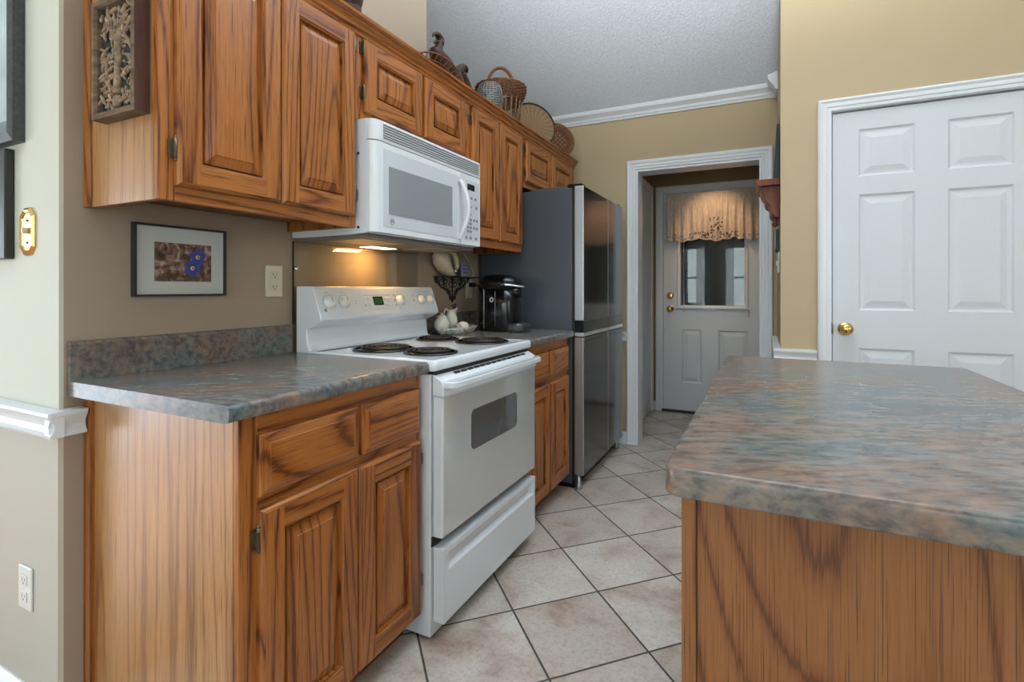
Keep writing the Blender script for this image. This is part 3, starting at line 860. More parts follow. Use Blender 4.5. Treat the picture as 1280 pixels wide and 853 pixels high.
def upper(y0, y1, z0, z1, doors, label, end_left=False, fl=.04, fr=.03, mids=()):
    r = thing('upper_cabinet', (.16, (y0+y1)/2, z0), label, 'cabinet', None)
    f = [(y0, y0+fl, z0, z1, 'z'), (y1-fr, y1, z0, z1, 'z'), (y0+fl, y1-fr, z0, z0+.055, 'y'), (y0+fl, y1-fr, z1-.05, z1, 'y')]
    for (a, b) in mids: f.append((a, b, z0+.055, z1-.05, 'z'))
    carcass(r, y0, y1, z0, z1, .325, f, end_left)
    for d in doors: oak_door(r, *d[:4], hinge=d[4] if len(d) > 4 else None)
    return r
upper(.726, 1.386, 1.370, 2.105, [(.763, 1.063, 1.408, 2.052, ('L', (1.497, 1.96))), (1.067, 1.371, 1.408, 2.052, ('R', (1.485, 2.008)))],
      'tall two-door oak wall cabinet at the left end, carved plaque on its side', True, mids=((1.045, 1.085),))
upper(1.386, 2.150, 1.755, 2.105, [(1.420, 1.762, 1.793, 2.052, ('L', (1.858, 2.018))), (1.781, 2.108, 1.793, 2.052, ('R', (1.85, 2.0)))],
      'short two-door oak wall cabinet above the white microwave', mids=((1.745, 1.80),))
upper(2.150, 2.772, 1.370, 2.105, [(2.172, 2.452, 1.408, 2.052, ('L', (1.47, 1.985))), (2.468, 2.748, 1.408, 2.052, ('R', (1.47, 1.985)))],
      'narrow tall two-door oak wall cabinet between microwave and refrigerator', mids=((2.44, 2.48),))
upper(2.772, 3.70, 1.765, 2.105, [(2.806, 3.20, 1.798, 2.052, ('L', (1.86, 2.0))), (3.225, 3.63, 1.798, 2.052, ('R', (1.86, 2.0)))],
      'short two-door oak wall cabinet above the refrigerator', mids=((3.18, 3.25),))
# moulding along the top of the run
m = MB()
prof = [(.3255, 2.056), (.331, 2.058), (.333, 2.068), (.339, 2.074), (.341, 2.084), (.350, 2.094), (.353, 2.104), (.362, 2.108), (.364, 2.118), (.3255, 2.118)]
m.prism(prof, 'y', .70, 3.70, 0, 'y')
m.prism([(.726-(x-.3255), z) for x, z in prof], 'x', .03, .3255, 0, 'x')
tag(m.build('cabinet_moulding', M['oak']), 'stained oak crown moulding running along the tops of the wall cabinets', 'moulding')

def base_cab(y0, y1, label, drawers, doors, end_left=False):
    r = thing('base_cabinet', (.3, (y0+y1)/2, 0), label, 'cabinet')
    xd = .610; zt_, zb = .8755, .085
    m = MB(); t = .016
    if not end_left: m.box(0.001, xd-.018, y0, y0+t, zb, zt_)
    else: m.box(.001, xd-.018, y0+.006, y0+t, 0, zt_)
    m.box(0.001, xd-.018, y1-t, y1, zb, zt_); m.box(.001, .010, y0+t, y1-t, zb, zt_); m.box(.010, xd-.018, y0+t, y1-t, zb, zb+.015)
    m.build('body', M['oak'], r)
    f = [(y0, y0+.045, zb if not end_left else 0, zt_, 'z'), (y1-.018, y1, zb, zt_, 'z'), (y0+.045, y1-.018, zb, zb+.03, 'y'), (y0+.045, y1-.018, .812, zt_, 'y'), (y0+.045, y1-.018, .650, .705, 'y')]
    ym = (drawers[0][1]+drawers[1][0])/2
    f.append((ym-.02, ym+.02, zb+.03, .650, 'z')); f.append((ym-.02, ym+.02, .705, .812, 'z'))
    m = MB()
    for (ya, yb, za, z_b, g) in f: m.box(xd-.018, xd, ya, yb, za, z_b, 0, g)
    m.build('face_frame', M['oak'], r, bevel=.0012, seg=1)
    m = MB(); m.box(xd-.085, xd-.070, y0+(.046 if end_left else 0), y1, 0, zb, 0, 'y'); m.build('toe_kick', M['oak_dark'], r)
    if end_left:
        m = MB(); m.box(.036, xd-.0185, y0, y0+.006, 0, zt_); lab(m.build('end_panel', M['oak_end'], r), 'paler straight-grained oak end panel')
        m = MB(); m.box(.001, .036, y0-.010, y0+.006, 0, zt_); m.build('scribe_strip', M['oak'], r, bevel=.002)
    for d in drawers: drawer_front(r, d[0], d[1], .690, .830)
    for d in doors: oak_door(r, d[0], d[1], .097, .662, .630, hinge=d[2] if len(d) > 2 else None, st=.058)
    return r
base_cab(.730, 1.378, 'oak base cabinet at the left end with a pale side panel facing the camera', [(.773, 1.080), (1.096, 1.363)], [(.773, 1.077, ('L', (.598, .17))), (1.082, 1.363, ('R', (.600, .205)))], True)
base_cab(2.155, 2.785, 'oak base cabinet squeezed between the white range and the refrigerator', [(2.175, 2.475), (2.492, 2.770)], [(2.175, 2.475), (2.484, 2.770)])

# countertops on the wall run
def nose(x1, z0=.876, z1=.914, r=.014):
    p = [(x1-.012, z0), (x1-.004, z0+.003), (x1, z0+.010)]
    for k in range(6):
        a = PI/2*k/5; p.append((x1-r+r*math.cos(a), z1-r+r*math.sin(a)))
    return p
def counter(y0, y1, label, splash_end=None):
    r = thing('countertop', (.32, (y0+y1)/2, .876), label, 'countertop')
    m = MB(); m.prism([(.002, .876)]+nose(.645)+[(.002, .914)], 'y', y0, y1); m.build('worktop', M['laminate'], r)
    m = MB(); m.prism([(.002, .9142), (.021, .9142), (.021, 1.008), (.017, 1.015), (.010, 1.017), (.002, 1.017)], 'y', y0, splash_end or y1); m.build('backsplash', M['laminate'], r)
    return r
counter(.684, 1.381, 'mottled slate laminate worktop with backsplash on the left base cabinet', 1.376)
counter(2.150, 2.793, 'mottled slate laminate worktop under the black coffee maker')

# ------------------------------------------------------------------ range
RY0, RY1 = 1.386, 2.146
rg = thing('electric_range', (.35, (RY0+RY1)/2, 0), 'white electric coil range standing between the two oak base cabinets', 'range')
m = MB(); m.box(.03, .645, RY0, RY1, .012, .872); m.box(.08, .56, RY0+.05, RY1-.05, .0, .012, 1)
m.build('body', [M['enamel'], M['blackmatte']], rg, bevel=.002)
m = MB(); m.box(.60, .655, RY0+.012, RY1-.012, .862, .886); m.build('vent_gap', M['blackmatte'], rg)
# cooktop: rounded slab with a shallow well
m = MB()
def rect_ring(x0, x1, y0, y1, z, r, n=5):
    out = []
    for (cx, cy, a0) in ((x1-r, y1-r, 0), (x0+r, y1-r, PI/2), (x0+r, y0+r, PI), (x1-r, y0+r, 3*PI/2)):
        for k in range(n):
            a = a0+PI/2*k/(n-1); out.append((cx+r*math.cos(a), cy+r*math.sin(a), z))
    return out
rows = [rect_ring(.032, .662, RY0-.002, RY1+.002, .884, .012), rect_ring(.032, .668, RY0-.004, RY1+.004, .890, .014), rect_ring(.032, .668, RY0-.003, RY1+.003, .914, .014),
        rect_ring(.034, .664, RY0+.001, RY1-.001, .9185, .014), rect_ring(.038, .660, RY0+.005, RY1-.005, .920, .014), rect_ring(.05, .640, RY0+.022, RY1-.022, .920, .02), rect_ring(.056, .634, RY0+.028, RY1-.028, .9175, .02)]
m.grid(rows, 0, True, True, True); m.build('cooktop', M['enamel'], rg)
# backguard
prof = [(.03, .9), (.098, .9205), (.090, .940), (.085, 1.0), (.108, 1.010), (.150, 1.030), (.158, 1.037), (.158, 1.046), (.121, 1.152), (.116, 1.160), (.108, 1.163), (.03, 1.163)]
m = MB(); m.prism(prof, 'y', RY0, RY1); bg = m.build('backguard', M['enamel'], rg, bevel=.003, seg=2, angle=40)
m = MB(); m.prism([(.085, .9185), (.120, .9205), (.104, .926), (.094, .94), (.089, .96), (.085, 1.005)], 'y', RY0+.012, RY1-.012); m.build('splash_cove', M['enamel'], rg)
# slanted panel frame: N outward, along z'
A0 = Vector((.158, 0, 1.046)); A1 = Vector((.121, 0, 1.152)); up = (A1-A0).normalized(); nrm = Vector((up.z, 0, -up.x))
def SP(y, h, d=0):
    p = A0+up*h+nrm*d; return (p.x, y, p.z)
for i, (y, rr) in enumerate(((1.445, .021), (1.524, .021), (1.868, .021), (2.029, .019), (2.100, .019))):
    m = MB(); c = SP(y, .058)
    U = (0, 1, 0); V = tuple(up); Nn = tuple(nrm)
    m.lathe([(rr+.004, 0), (rr+.003, .003), (rr, .004), (rr-.002, .016), (rr-.005, .019), (0.001, .0195)], c, (Nn, U, V), 28)
    k = m.build('knob', M['knobw'], bg)
    m = MB()
    m.face([SP(y-.002, .058+rr*.75, .0205), SP(y+.002, .058+rr*.75, .0205), SP(y+.002, .058+.002, .0205), SP(y-.002, .058+.002, .0205)]); m.build('pointer', M['print'], k)
    m = MB(); ring_r = rr+.010
    pts = [SP(y+math.cos(t*PI/20)*ring_r, .058+math.sin(t*PI/20)*ring_r, .0008) for t in range(-6, 27)]
    m.tube(pts, .0005, 4); m.build('dial_scale', M['print'], bg)
    m = MB(); m.face([SP(y-.012, .098, .0008), SP(y+.006, .098, .0008), SP(y+.006, .0995, .0008), SP(y-.012, .0995, .0008)]); m.build('dial_caption', M['print'], bg)
def rrect(m, y0, y1, h0, h1, d, mat=0):
    m.face([SP(y0, h0, d), SP(y1, h0, d), SP(y1, h1, d), SP(y0, h1, d)], mat)
m = MB(); rrect(m, 1.628, 1.822, .026, .092, .0010); m.build('control_overlay', M['plastic'], bg)
m = MB(); rrect(m, 1.690, 1.752, .040, .078, .0016); cd = m.build('display', M['black'], bg)
m = MB(); rrect(m, 1.696, 1.746, .046, .072, .0022); m.build('digits_window', M['lcd'], cd)
text('clock_digits', '10:47', .017, SP(1.721, .059, .0028), (0, 1, 0), tuple(up), emis('lcd_digits', (.1, .55, .15), 1.0), bg, .0001) if False else None
for yy in (1.640, 1.662, 1.766, 1.786, 1.806):
    for hh in (.038, .066):
        m = MB(); m.lathe([(.0065, 0), (.0065, .0012), (.005, .002), (.0005, .002)], SP(yy, hh+.004, .001), (tuple(nrm), (0, 1, 0), tuple(up)), 12); m.build('button', M['plastic2'], bg)
marks = [(1.634, 1.810, .0842, .0856)]+[(1.828, 1.836, hh, hh+.007) for hh in (.034, .056, .080)]
marks += [(1.412, 1.422, .022, .034), (1.965, 1.972, .052, .060), (1.965, 1.972, .075, .080), (1.58, 1.592, .06, .062), (1.58, 1.590, .05, .052), (1.845, 1.862, .020, .022), (2.03, 2.10, .098, .0995)]
for q in marks:
    m = MB(); rrect(m, *q, .0016); m.build('printed_mark', M['print'], bg)
# burners
for i, (x, y, R_) in enumerate(((.292, 1.577, .112), (.522, 1.565, .092), (.257, 1.995, .092), (.500, 1.985, .112))):
    m = MB(); m.lathe([(R_-.004, .004), (R_, .0055), (R_+.006, .004), (R_+.008, .000), (R_+.004, .0), (R_-.006, -.001), (R_*.7, -.0012), (.02, -.0012), (0.001, -.0012)][::-1], (x, y, .9195), 'z', 44, caps=False)
    bu = m.build('burner', M['pan'], rg)
    m = MB(); pts = []; turns = 4.5 if R_ > .1 else 3.6; n = int(turns*30)
    for k in range(n+1):
        t = k/n; a = 2*PI*turns*t; r = .018+(R_-.012-.018)*t
        pts.append((x+r*math.cos(a), y+r*math.sin(a), .9275))
    m.tube(pts, .0046, 6); m.build('coil', M['coil'], bu)
# oven door
m = MB(); dx0, dx1 = .650, .690
m.box(dx0, dx1-.003, RY0+.008, RY1-.006, .340, .800); m.build('oven_door', M['enamel'], rg, bevel=.003)
od = bpy.data.objects['oven_door']
m = MB(); m.box(dx1-.004, dx1, RY0+.014, RY1-.012, .346, .796); m.build('glass_front', M['oven_glass_white'], od, bevel=.0015)
m = MB()
y0, y1, z0, z1, r = 1.572, 1.945, .578, .722, .022
pts = [(p[0], p[1]) for p in rect_ring(y0, y1, z0, z1, 0, r, 6)]
m.prism(pts, 'x', dx1, dx1+.0012); m.build('window', M['ovenwin'], od)
m = MB(); m.prism([(dx0, .802), (dx1+.002, .802), (dx1+.002, .838), (dx1-.004, .852), (dx0, .872)], 'y', RY0+.006, RY1-.005); tr = m.build('door_trim', M['enamel'], od, bevel=.002)
m = MB()
for k in range(13):
    a = 1.50+k*.045; m.prism([(dx0+.012, .8600), (dx0+.020, .8560), (dx0+.020, .8650), (dx0+.012, .8685)], 'y', a, a+.034)
m.build('vent_slots', M['blackmatte'], od)
m = MB()
pl = [(.690, 1.398), (.715, 1.404), (.728, 1.425), (.733, 1.47), (.733, 2.075), (.728, 2.115), (.715, 2.134), (.690, 2.138), (.690, 2.118), (.704, 2.10), (.708, 2.07), (.708, 1.47), (.704, 1.44), (.690, 1.425)]
m.prism(pl, 'z', .828, .850); m.build('handle', M['enamel'], od, bevel=.004, seg=3)
# storage drawer with finger scoop
m = MB(); P = lambda u, v, d: (.690+d, 1.398+u, .062+v); W, H = 2.136-1.398, .242
slab(m, P, W, H, .04, [(.028, .165, W-.02, .222)], [(.004, -.003), (.014, -.020)])
m.v = [v for v in m.v]; m.build('storage_drawer', M['enamel'], rg)
m = MB(); m.box(.50, .648, RY0+.006, RY1-.006, .306, .338); m.build('door_gap', M['blackmatte'], rg)

# ------------------------------------------------------------------ microwave
MY0, MY1, MZ0, MZ1 = 1.390, 2.140, 1.350, 1.7545
mw = thing('microwave', (.2, 1.765, MZ0), 'white over-the-range microwave mounted under the short oak cabinet', 'microwave')
m = MB(); m.prism([(.003, 1.348), (.30, 1.348), (.372, 1.352), (.372, MZ1), (.003, MZ1)], 'y', MY0, MY1); m.build('case', M['plastic'], mw, bevel=.0015)
m = MB(); m.box(.02, .365, MY0+.012, MY1-.012, 1.336, 1.3478)
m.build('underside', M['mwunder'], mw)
for (a, b) in ((1.42, 1.66), (1.87, 2.10)):
    m = MB(); m.box(.15, .33, a, b, 1.3335, 1.3358); m.build('grease_filter', M['rust'], mw)
m = MB(); m.box(.055, .125, 1.70, 1.86, 1.333, 1.336); m.build('lamp_lens', M['lamp'], mw)
m = MB(); m.box(.047, .133, 1.69, 1.87, 1.3345, 1.3355); m.build('lamp_bezel', M['chrome'], mw)
area('microwave_lamp_light', (.09, 1.77, 1.330), (-.25, -.1, -1), .12, .05, 1.3, (1.0, .54, .15))
fx0, fx1 = .372, .405
def rounded_front(y0, y1, z0, z1, rl, rr, x0=fx0, x1=fx1):
    """horizontal cross-section rounded at its two front corners"""
    p = [(x0, y0)]
    for k in range(6):
        a = PI/2*k/5; p.append((x1-rl+rl*math.sin(a), y0+rl*1.3-rl*1.3*math.cos(a)) if rl else (x1, y0))
    for k in range(6):
        a = PI/2*k/5; p.append((x1-rr+rr*math.cos(a), y1-rr+rr*math.sin(a)) if rr else (x1, y1))
    p.append((x0, y1))
    q = []
    for t in p:
        if not q or (abs(t[0]-q[-1][0])+abs(t[1]-q[-1][1])) > 1e-6: q.append(t)
    m = MB(); m.prism(q, 'z', z0, z1); return m
vg = rounded_front(MY0, MY1, 1.680, 1.752, .026, .010).build('vent_grille', M['plastic'], mw, bevel=.002)
m = MB(); m.box(fx1-.002, fx1+.0006, 1.440, 2.118, 1.692, 1.744); m.build('vent_opening', M['vent'], vg)
for k in range(6):
    z = 1.6935+k*.0092; m = MB(); m.prism([(fx1, z+.003), (fx1+.0045, z), (fx1+.0055, z+.002), (fx1, z+.0062)], 'y', 1.438, 2.120); m.build('louver', M['plastic'], vg)
mwd = rounded_front(MY0, 1.960, 1.354, 1.677, .028, .003).build('door', M['plastic'], mw, bevel=.002)
m = MB(); m.box(fx1, fx1+.0012, 1.440, 1.930, 1.376, 1.655); inn = m.build('door_panel', M['plastic2'], mwd, bevel=.001)
m = MB(); m.box(fx1+.0012, fx1+.0024, 1.468, 1.888, 1.424, 1.596); lab(m.build('window', M['mwglass'], mwd), 'grey meshed window')
m = MB()
pts = []
for k in range(17):
    t = k/16; z = 1.645-t*.268; b = math.sin(PI*t)
    pts.append((fx1+.006+.036*b, 1.948+.024*b*.6, z))
rows = []
for p in pts:
    rows.append([(p[0]-.008, p[1]-.011, p[2]), (p[0]+.001, p[1]-.011, p[2]), (p[0]+.005, p[1]-.006, p[2]), (p[0]+.005, p[1]+.006, p[2]), (p[0]+.001, p[1]+.011, p[2]), (p[0]-.008, p[1]+.011, p[2])])
m.grid(rows, 0, True, True, True)
m.box(fx1-.001, fx1+.012, 1.937, 1.959, 1.628, 1.648); m.box(fx1-.001, fx1+.012, 1.937, 1.959, 1.374, 1.394)
m.build('handle', M['plastic'], mwd)
m = MB(); m.tube([(fx1+.0018, 1.487+.0105*math.cos(a*PI/8), 1.398+.0105*math.sin(a*PI/8)) for a in range(16)], .0009, 5, closed=True); m.build('emblem_ring', M['print'], mwd)
text('emblem', 'GE', .0115, (fx1+.0016, 1.487, 1.398), (0, 1, 0), (0, 0, 1), M['print'], mwd, .0003)
cp = rounded_front(1.963, MY1, 1.354, 1.677, .003, .010).build('control_panel', M['plastic'], mw, bevel=.002)
m = MB(); m.box(fx1, fx1+.001, 2.000, 2.120, 1.376, 1.652); m.build('overlay', M['plastic2'], cp)
m = MB(); m.box(fx1+.001, fx1+.002, 2.015, 2.078, 1.608, 1.636); m.build('display', M['black'], cp)
for row, (zz, ys) in enumerate(((1.572, (2.018, 2.052, 2.088)), (1.532, (2.045, 2.095)), (1.498, (2.040,)), (1.472, (2.022, 2.045, 2.075, 2.100)), (1.454, (2.022, 2.045)), (1.436, (2.022, 2.045, 2.075, 2.100)), (1.418, (2.022, 2.045)), (1.388, (2.005, 2.045, 2.092)))):
    for y in ys:
        m = MB(); m.box(fx1+.001, fx1+.002, y-.008, y+.008, zz-.006, zz+.006); m.build('button', M['print'], cp, bevel=.0003, seg=1)
for (y, z, wdt) in ((2.03, 1.549, .04), (2.045, 1.515, .02), (2.045, 1.402, .02)):
    m = MB(); m.box(fx1+.001, fx1+.0015, y-wdt/2, y+wdt/2, z, z+.0015); m.build('printed_mark', M['print'], cp)
for z in (1.634, 1.372):
    m = MB(); m.lathe([(.005, 0), (.005, -.002), (.0005, -.003)], (.335, MY0, z), 'y', 12); m.build('screw', M['blackmatte'], mw)

# glass splash panel behind the range
gp = thing('glass_splash_panel', (.006, 1.78, .93), 'clear glass splash panel with a dark edge on the wall behind the range', 'splash panel')
m = MB(); m.box(.003, .008, 1.394, 2.178, 1.018, 1.334); m.build('pane', M['splash'], gp)
m = MB(); m.box(.002, .0085, 1.3915, 1.394, 1.018, 1.334); m.box(.002, .0085, 1.3915, 2.178, 1.334, 1.3355); m.build('edge', M['blackmatte'], gp)
m = MB(); m.lathe([(.009, 0), (.009, .006), (.004, .009), (.0005, .009)], (.0085, 1.402, 1.232), 'x', 14); m.build('clip', M['chrome'], gp)

# ------------------------------------------------------------------ refrigerator
FY0, FY1 = 2.803, 3.690
fr = thing('refrigerator', (.35, 3.25, 0), 'tall four-door steel refrigerator with grey sides next to the doorway', 'refrigerator')
m = MB(); m.box(.03, .628, FY0, FY1, .03, 1.735); m.build('case', M['fr_side'], fr, bevel=.003)
m = MB(); m.box(.628, .645, FY0+.006, FY1-.006, .05, 1.735); m.build('gasket', M['blackmatte'], fr)
m = MB(); m.box(.40, .62, FY0+.03, FY1-.03, 1.735, 1.752); m.build('top_cover', M['fr_side'], fr, bevel=.004)
for y in (FY0+.035, FY1-.035):
    m = MB(); m.box(.60, .69, y-.03, y+.02, 1.742, 1.758); m.build('hinge_cap', M['black'], fr, bevel=.003)
ymid = 3.312
for (a, b, side) in ((FY0, ymid-.003, 'left'), (ymid+.003, FY1, 'right')):
    m = MB(); m.box(.646, .698, a, b, .972, 1.744); d = m.build('upper_door', M['steel_side'], fr, bevel=.003)
    m = MB(); m.box(.6982, .7000, a+.003, b-.003, .972, 1.741); m.build('front_skin', M['steel'], d)
    m = MB(); m.box(.6975, .7012, a, a+.003, .972, 1.744); m.build('edge_strip', M['steel_bright'], d)
    m = MB(); m.box(.650, .697, a, b, .903, .971); m.box(.697, .700, a, b, .903, .971, 1); m.build('door_pocket', [M['black'], M['black']], d)
    m = MB(); m.box(.646, .702, a, b, .880, .902); m.build('lower_strip', M['steel_bright'], d, bevel=.002)
    m = MB(); m.box(.646, .698, a, b, .085, .872); d = m.build('lower_door', M['steel_side'], fr, bevel=.003)
    m = MB(); m.box(.6982, .7000, a+.003, b-.003, .088, .836); m.build('front_skin', M['steel'], d)
    m = MB(); m.box(.6975, .7012, a, a+.003, .088, .872); m.build('edge_strip', M['steel_bright'], d)
    m = MB(); m.box(.6982, .7004, a+.035 if side == 'left' else a+.005, b-.01, .838, .868); m.build('pull_recess', M['black'], d)
m = MB(); m.box(.50, .64, FY0+.02, FY1-.02, .0, .05); m.build('kick_grille', M['black'], fr)
for (x, y) in ((.665, FY0+.02), (.665, FY1-.03)):
    m = MB(); m.lathe([(.018, 0), (.018, .024), (.014, .028), (.012, .085), (.0005, .085)], (x, y, 0), 'z', 18); lab(m.build('foot', M['steel_side'], fr), 'round grey levelling foot')

# ------------------------------------------------------------------ island
IX0, IX1, IY0, IY1 = 1.520, 2.155, .752, 1.975
isl = thing('kitchen_island', (1.84, 1.36, 0), 'oak island cabinet in the right foreground with a bold arched grain', 'island')
m = MB(); m.box(IX0+.02, IX1-.02, IY0+.012, IY1-.012, 0, .8735); m.build('body', M['oak_island'], isl)
m = MB(); m.box(IX0+.021, IX1-.021, IY0+.003, IY0+.012, 0, .8735); lab(m.build('end_panel', M['oak_island'], isl), 'broad oak panel with arched cathedral grain')
for (xa, xb, ya, yb) in ((IX0, IX0+.020, IY0, IY0+.03), (IX1-.02, IX1, IY0, IY0+.03), (IX0, IX0+.02, IY1-.03, IY1), (IX1-.02, IX1, IY1-.03, IY1)):
    m = MB(); m.box(xa, xb, ya, yb, 0, .8735); m.build('corner_post', M['oak_island'], isl, bevel=.002)
for (x) in (IX0+.002, IX1-.014):
    m = MB(); m.box(x, x+.012, IY0+.03, IY1-.03, .09, .8735, 0, 'y'); m.build('side_panel', M['oak_island'], isl)
ic = MB(); rows = []
tx0, tx1, ty0, ty1 = 1.502, 2.172, .712, 2.004
for (ins, z) in ((.004, .8745), (.001, .8755), (0, .878), (0, .908), (.0012, .9115), (.003, .9133), (.006, .914)):
    rows.append(rect_ring(tx0+ins, tx1-ins, ty0+ins, ty1-ins, z, .022))
ic.grid(rows, 0, True, True, True)
tag(ic.build('island_countertop', M['laminate']), 'blue-grey and rust mottled laminate top covering the oak island', 'countertop')

# ------------------------------------------------------------------ wall plates, pictures
def plate_y(root, x0, x1, z0, z1, y, mat):     # facing -y
    pass
# gold switch plate on the cream wall
gs_ = thing('light_switch', (-.157, CY-.002, 1.245), 'ornate brass eight-sided switch plate on the cream wall', 'light switch')
def octo(cx, cz_, w_, h_, k): return [(cx-w_/2+k, cz_-h_/2), (cx+w_/2-k, cz_-h_/2), (cx+w_/2, cz_-h_/2+k), (cx+w_/2, cz_+h_/2-k), (cx+w_/2-k, cz_+h_/2), (cx-w_/2+k, cz_+h_/2), (cx-w_/2, cz_+h_/2-k), (cx-w_/2, cz_-h_/2+k)]
m = MB(); cxs, czs = -.157, 1.308
rows = []
for (ins, d) in ((0, 0), (0, .004), (.006, .009), (.012, .006), (.014, .004)):
    rows.append([(x, CY-d, z) for x, z in octo(cxs, czs, .078-2*ins, .128-2*ins, .022-ins*.5)])
m.grid(rows, 0, True, False, True); m.build('plate', M['brass'], gs_)
m = MB(); m.box(cxs-.004, cxs+.004, CY-.016, CY-.004, czs-.006, czs+.010); m.build('toggle', M['ivory'], gs_, bevel=.001)
m = MB()
for dz in (-.03, .03): m.lathe([(.003, 0), (.003, -.002), (.0005, -.003)], (cxs, CY-.004, czs+dz), 'y', 10)
m.build('screws', M['abrass'], gs_)
def outlet(loc, face, label, mat, slots=True):
    """duplex outlet; face: '+x' or '-y' ; loc = centre on wall"""
    x, y, z = loc
    r = thing('wall_outlet', (x, y, z-.058), label, 'outlet')
    def B(m, a0, a1, b0, b1, d0, d1):
        if face == '+x': m.box(x+d0, x+d1, y+a0, y+a1, z+b0, z+b1)
        elif face == '-x': m.box(x-d1, x-d0, y+a0, y+a1, z+b0, z+b1)
        else: m.box(x+a0, x+a1, y-d1, y-d0, z+b0, z+b1)
    m = MB(); B(m, -.036, .036, -.058, .058, 0, .006); m.build('plate', mat, r, bevel=.003, seg=2)
    for s in (-1, 1):
        m = MB(); B(m, -.016, .016, s*.022-.014, s*.022+.014, .006, .0085); q = m.build('receptacle', mat, r, bevel=.004, seg=2)
        m = MB()
        B(m, -.008, -.006, s*.022-.002, s*.022+.007, .0085, .0088); B(m, .006, .008, s*.022-.001, s*.022+.006, .0085, .0088); B(m, -.002, .002, s*.022-.010, s*.022-.005, .0085, .0088)
        m.build('slots', M['blackmatte'], q)
    return r
outlet((0, 1.309, 1.182), '+x', 'ivory duplex outlet on the kitchen wall right of the flower picture', M['ivory'])
m_white = simple('white_plate', (.72, .73, .70), .35, nscale=5, namt=.02)
outlet((-.165, CY-.0015, .347), '-y', 'white duplex outlet low on the wall below the chair rail', m_white)
outlet((0, 2.70, 1.155), '+x', 'ivory duplex outlet half hidden behind the black coffee maker', M['ivory'])
# switches on the corridor wall, seen in the glass panel
for i, (y, nm) in enumerate(((3.28, 'left'), (3.455, 'right'))):
    r = thing('light_switch', (1.70, y, 1.245), ('white double' if i == 0 else 'narrow white single')+' switch plate on the corridor wall, seen mirrored in the glass panel', 'light switch')
    m = MB(); hw = .052 if i == 0 else .034; m.box(1.694, 1.70, y-hw, y+hw, 1.245, 1.360); m.build('plate', m_white, r, bevel=.002)
    for q in ((-.024, .024) if i == 0 else (0,)):
        m = MB(); m.box(1.686, 1.694, y+q-.005, y+q+.005, 1.294, 1.312); m.build('toggle', m_white, r, bevel=.001)
pic = thing('picture_frame', (1.69, 3.38, 1.375), 'small black-framed blue picture on the corridor wall below the wooden shelf', 'picture')
m = MB(); m.box(1.682, 1.6995, 3.26, 3.50, 1.372, 1.492); m.build('frame', M['blackframe'], pic, bevel=.002)
mb_ = simple('pale_blue_print', (.35, .48, .66), .5, nscale=25, namt=.5)
m = MB(); m.box(1.6805, 1.682, 3.275, 3.44, 1.384, 1.480); m.build('print', mb_, pic)

# wooden bracket shelf on the corridor wall
sh = thing('wall_shelf', (1.64, 3.25, 1.50), 'cherry wood bracket shelf with a scrolled corbel on the corridor wall', 'shelf')
m = MB(); m.prism([(1.699, 1.715), (1.600, 1.715), (1.590, 1.722), (1.586, 1.730), (1.578, 1.738), (1.578, 1.747), (1.699, 1.747)], 'y', 3.10, 3.50); m.build('ledge', M['wood_cherry'], sh)
m = MB()
cb = [(1.699, 1.715), (1.605, 1.715), (1.603, 1.700), (1.610, 1.682), (1.622, 1.668), (1.625, 1.650), (1.632, 1.630), (1.648, 1.618), (1.655, 1.600), (1.650, 1.585), (1.655, 1.570), (1.668, 1.558), (1.675, 1.545), (1.699, 1.540)]
m.prism(cb, 'y', 3.14, 3.46); m.build('corbel', M['wood_cherry'], sh, bevel=.003)
m = MB(); m.lathe([(.0005, -.05), (.012, -.046), (.016, -.034), (.008, -.022), (.012, -.012), (.016, 0), (.0005, .004)], (1.678, 3.20, 1.545), 'z', 14); m.build('drop_finial', M['wood_cherry'], sh)
o = MB(); o.prism([(1.698, 1.748), (1.668, 1.748), (1.684, 2.05), (1.698, 2.05)], 'y', 3.14, 3.44)
tag(o.build('leaning_picture', M['blackframe'], bevel=.002), 'dark-framed picture leaning on the wooden corridor shelf', 'picture')

# flower picture
fp = thing('picture_frame', (.01, .972, 1.131), 'thin black frame with a photo of two blue flowers on the kitchen wall', 'picture')
y0, y1, z0, z1 = .834, 1.112, 1.131, 1.345
m = MB(); t = .0065
m.box(.001, .020, y0, y1, z0, z0+t); m.box(.001, .020, y0, y1, z1-t, z1); m.box(.001, .020, y0, y0+t, z0+t, z1-t); m.box(.001, .020, y1-t, y1, z0+t, z1-t)
m.build('frame', M['blackframe'], fp)
m = MB(); m.box(.002, .012, y0+t, y1-t, z0+t, z1-t); m.build('mat_board', M['mat'], fp)
py0, py1, pz0, pz1 = .891, 1.064, 1.176, 1.293
m = MB(); m.box(.012, .0126, py0, py1, pz0, pz1); ph = m.build('photo_print', M['photo'], fp)
ph.data.transform(Matrix.Identity(4))
def flower(cy, cz_, R, a0):
    m = MB()
    for k in range(5):
        a = a0+k*2*PI/5; pts = []
        for q in range(14):
            b = 2*PI*q/14; rr = R*.36*(1+.12*math.sin(2*b))
            pts.append((cy+R*.56*math.cos(a)+rr*1.05*math.cos(b), cz_+R*.56*math.sin(a)+rr*math.sin(b)))
        m.prism(pts, 'x', .0126, .0130+k*.0001)
    m.build('petals', M['blue'], fp)
    m = MB(); m.lathe([(.0065, 0), (.0065, .001), (.0005, .001)], (.013, cy, cz_), 'x', 14); m.build('flower_centre', M['yellow'], fp)
    m = MB(); m.lathe([(.003, 0), (.003, .0012), (.0005, .0012)], (.0135, cy, cz_), 'x', 10); m.build('flower_eye', M['rust_dot'], fp)
flower(1.020, 1.253, .029, .3); flower(1.003, 1.218, .029, 1.1)
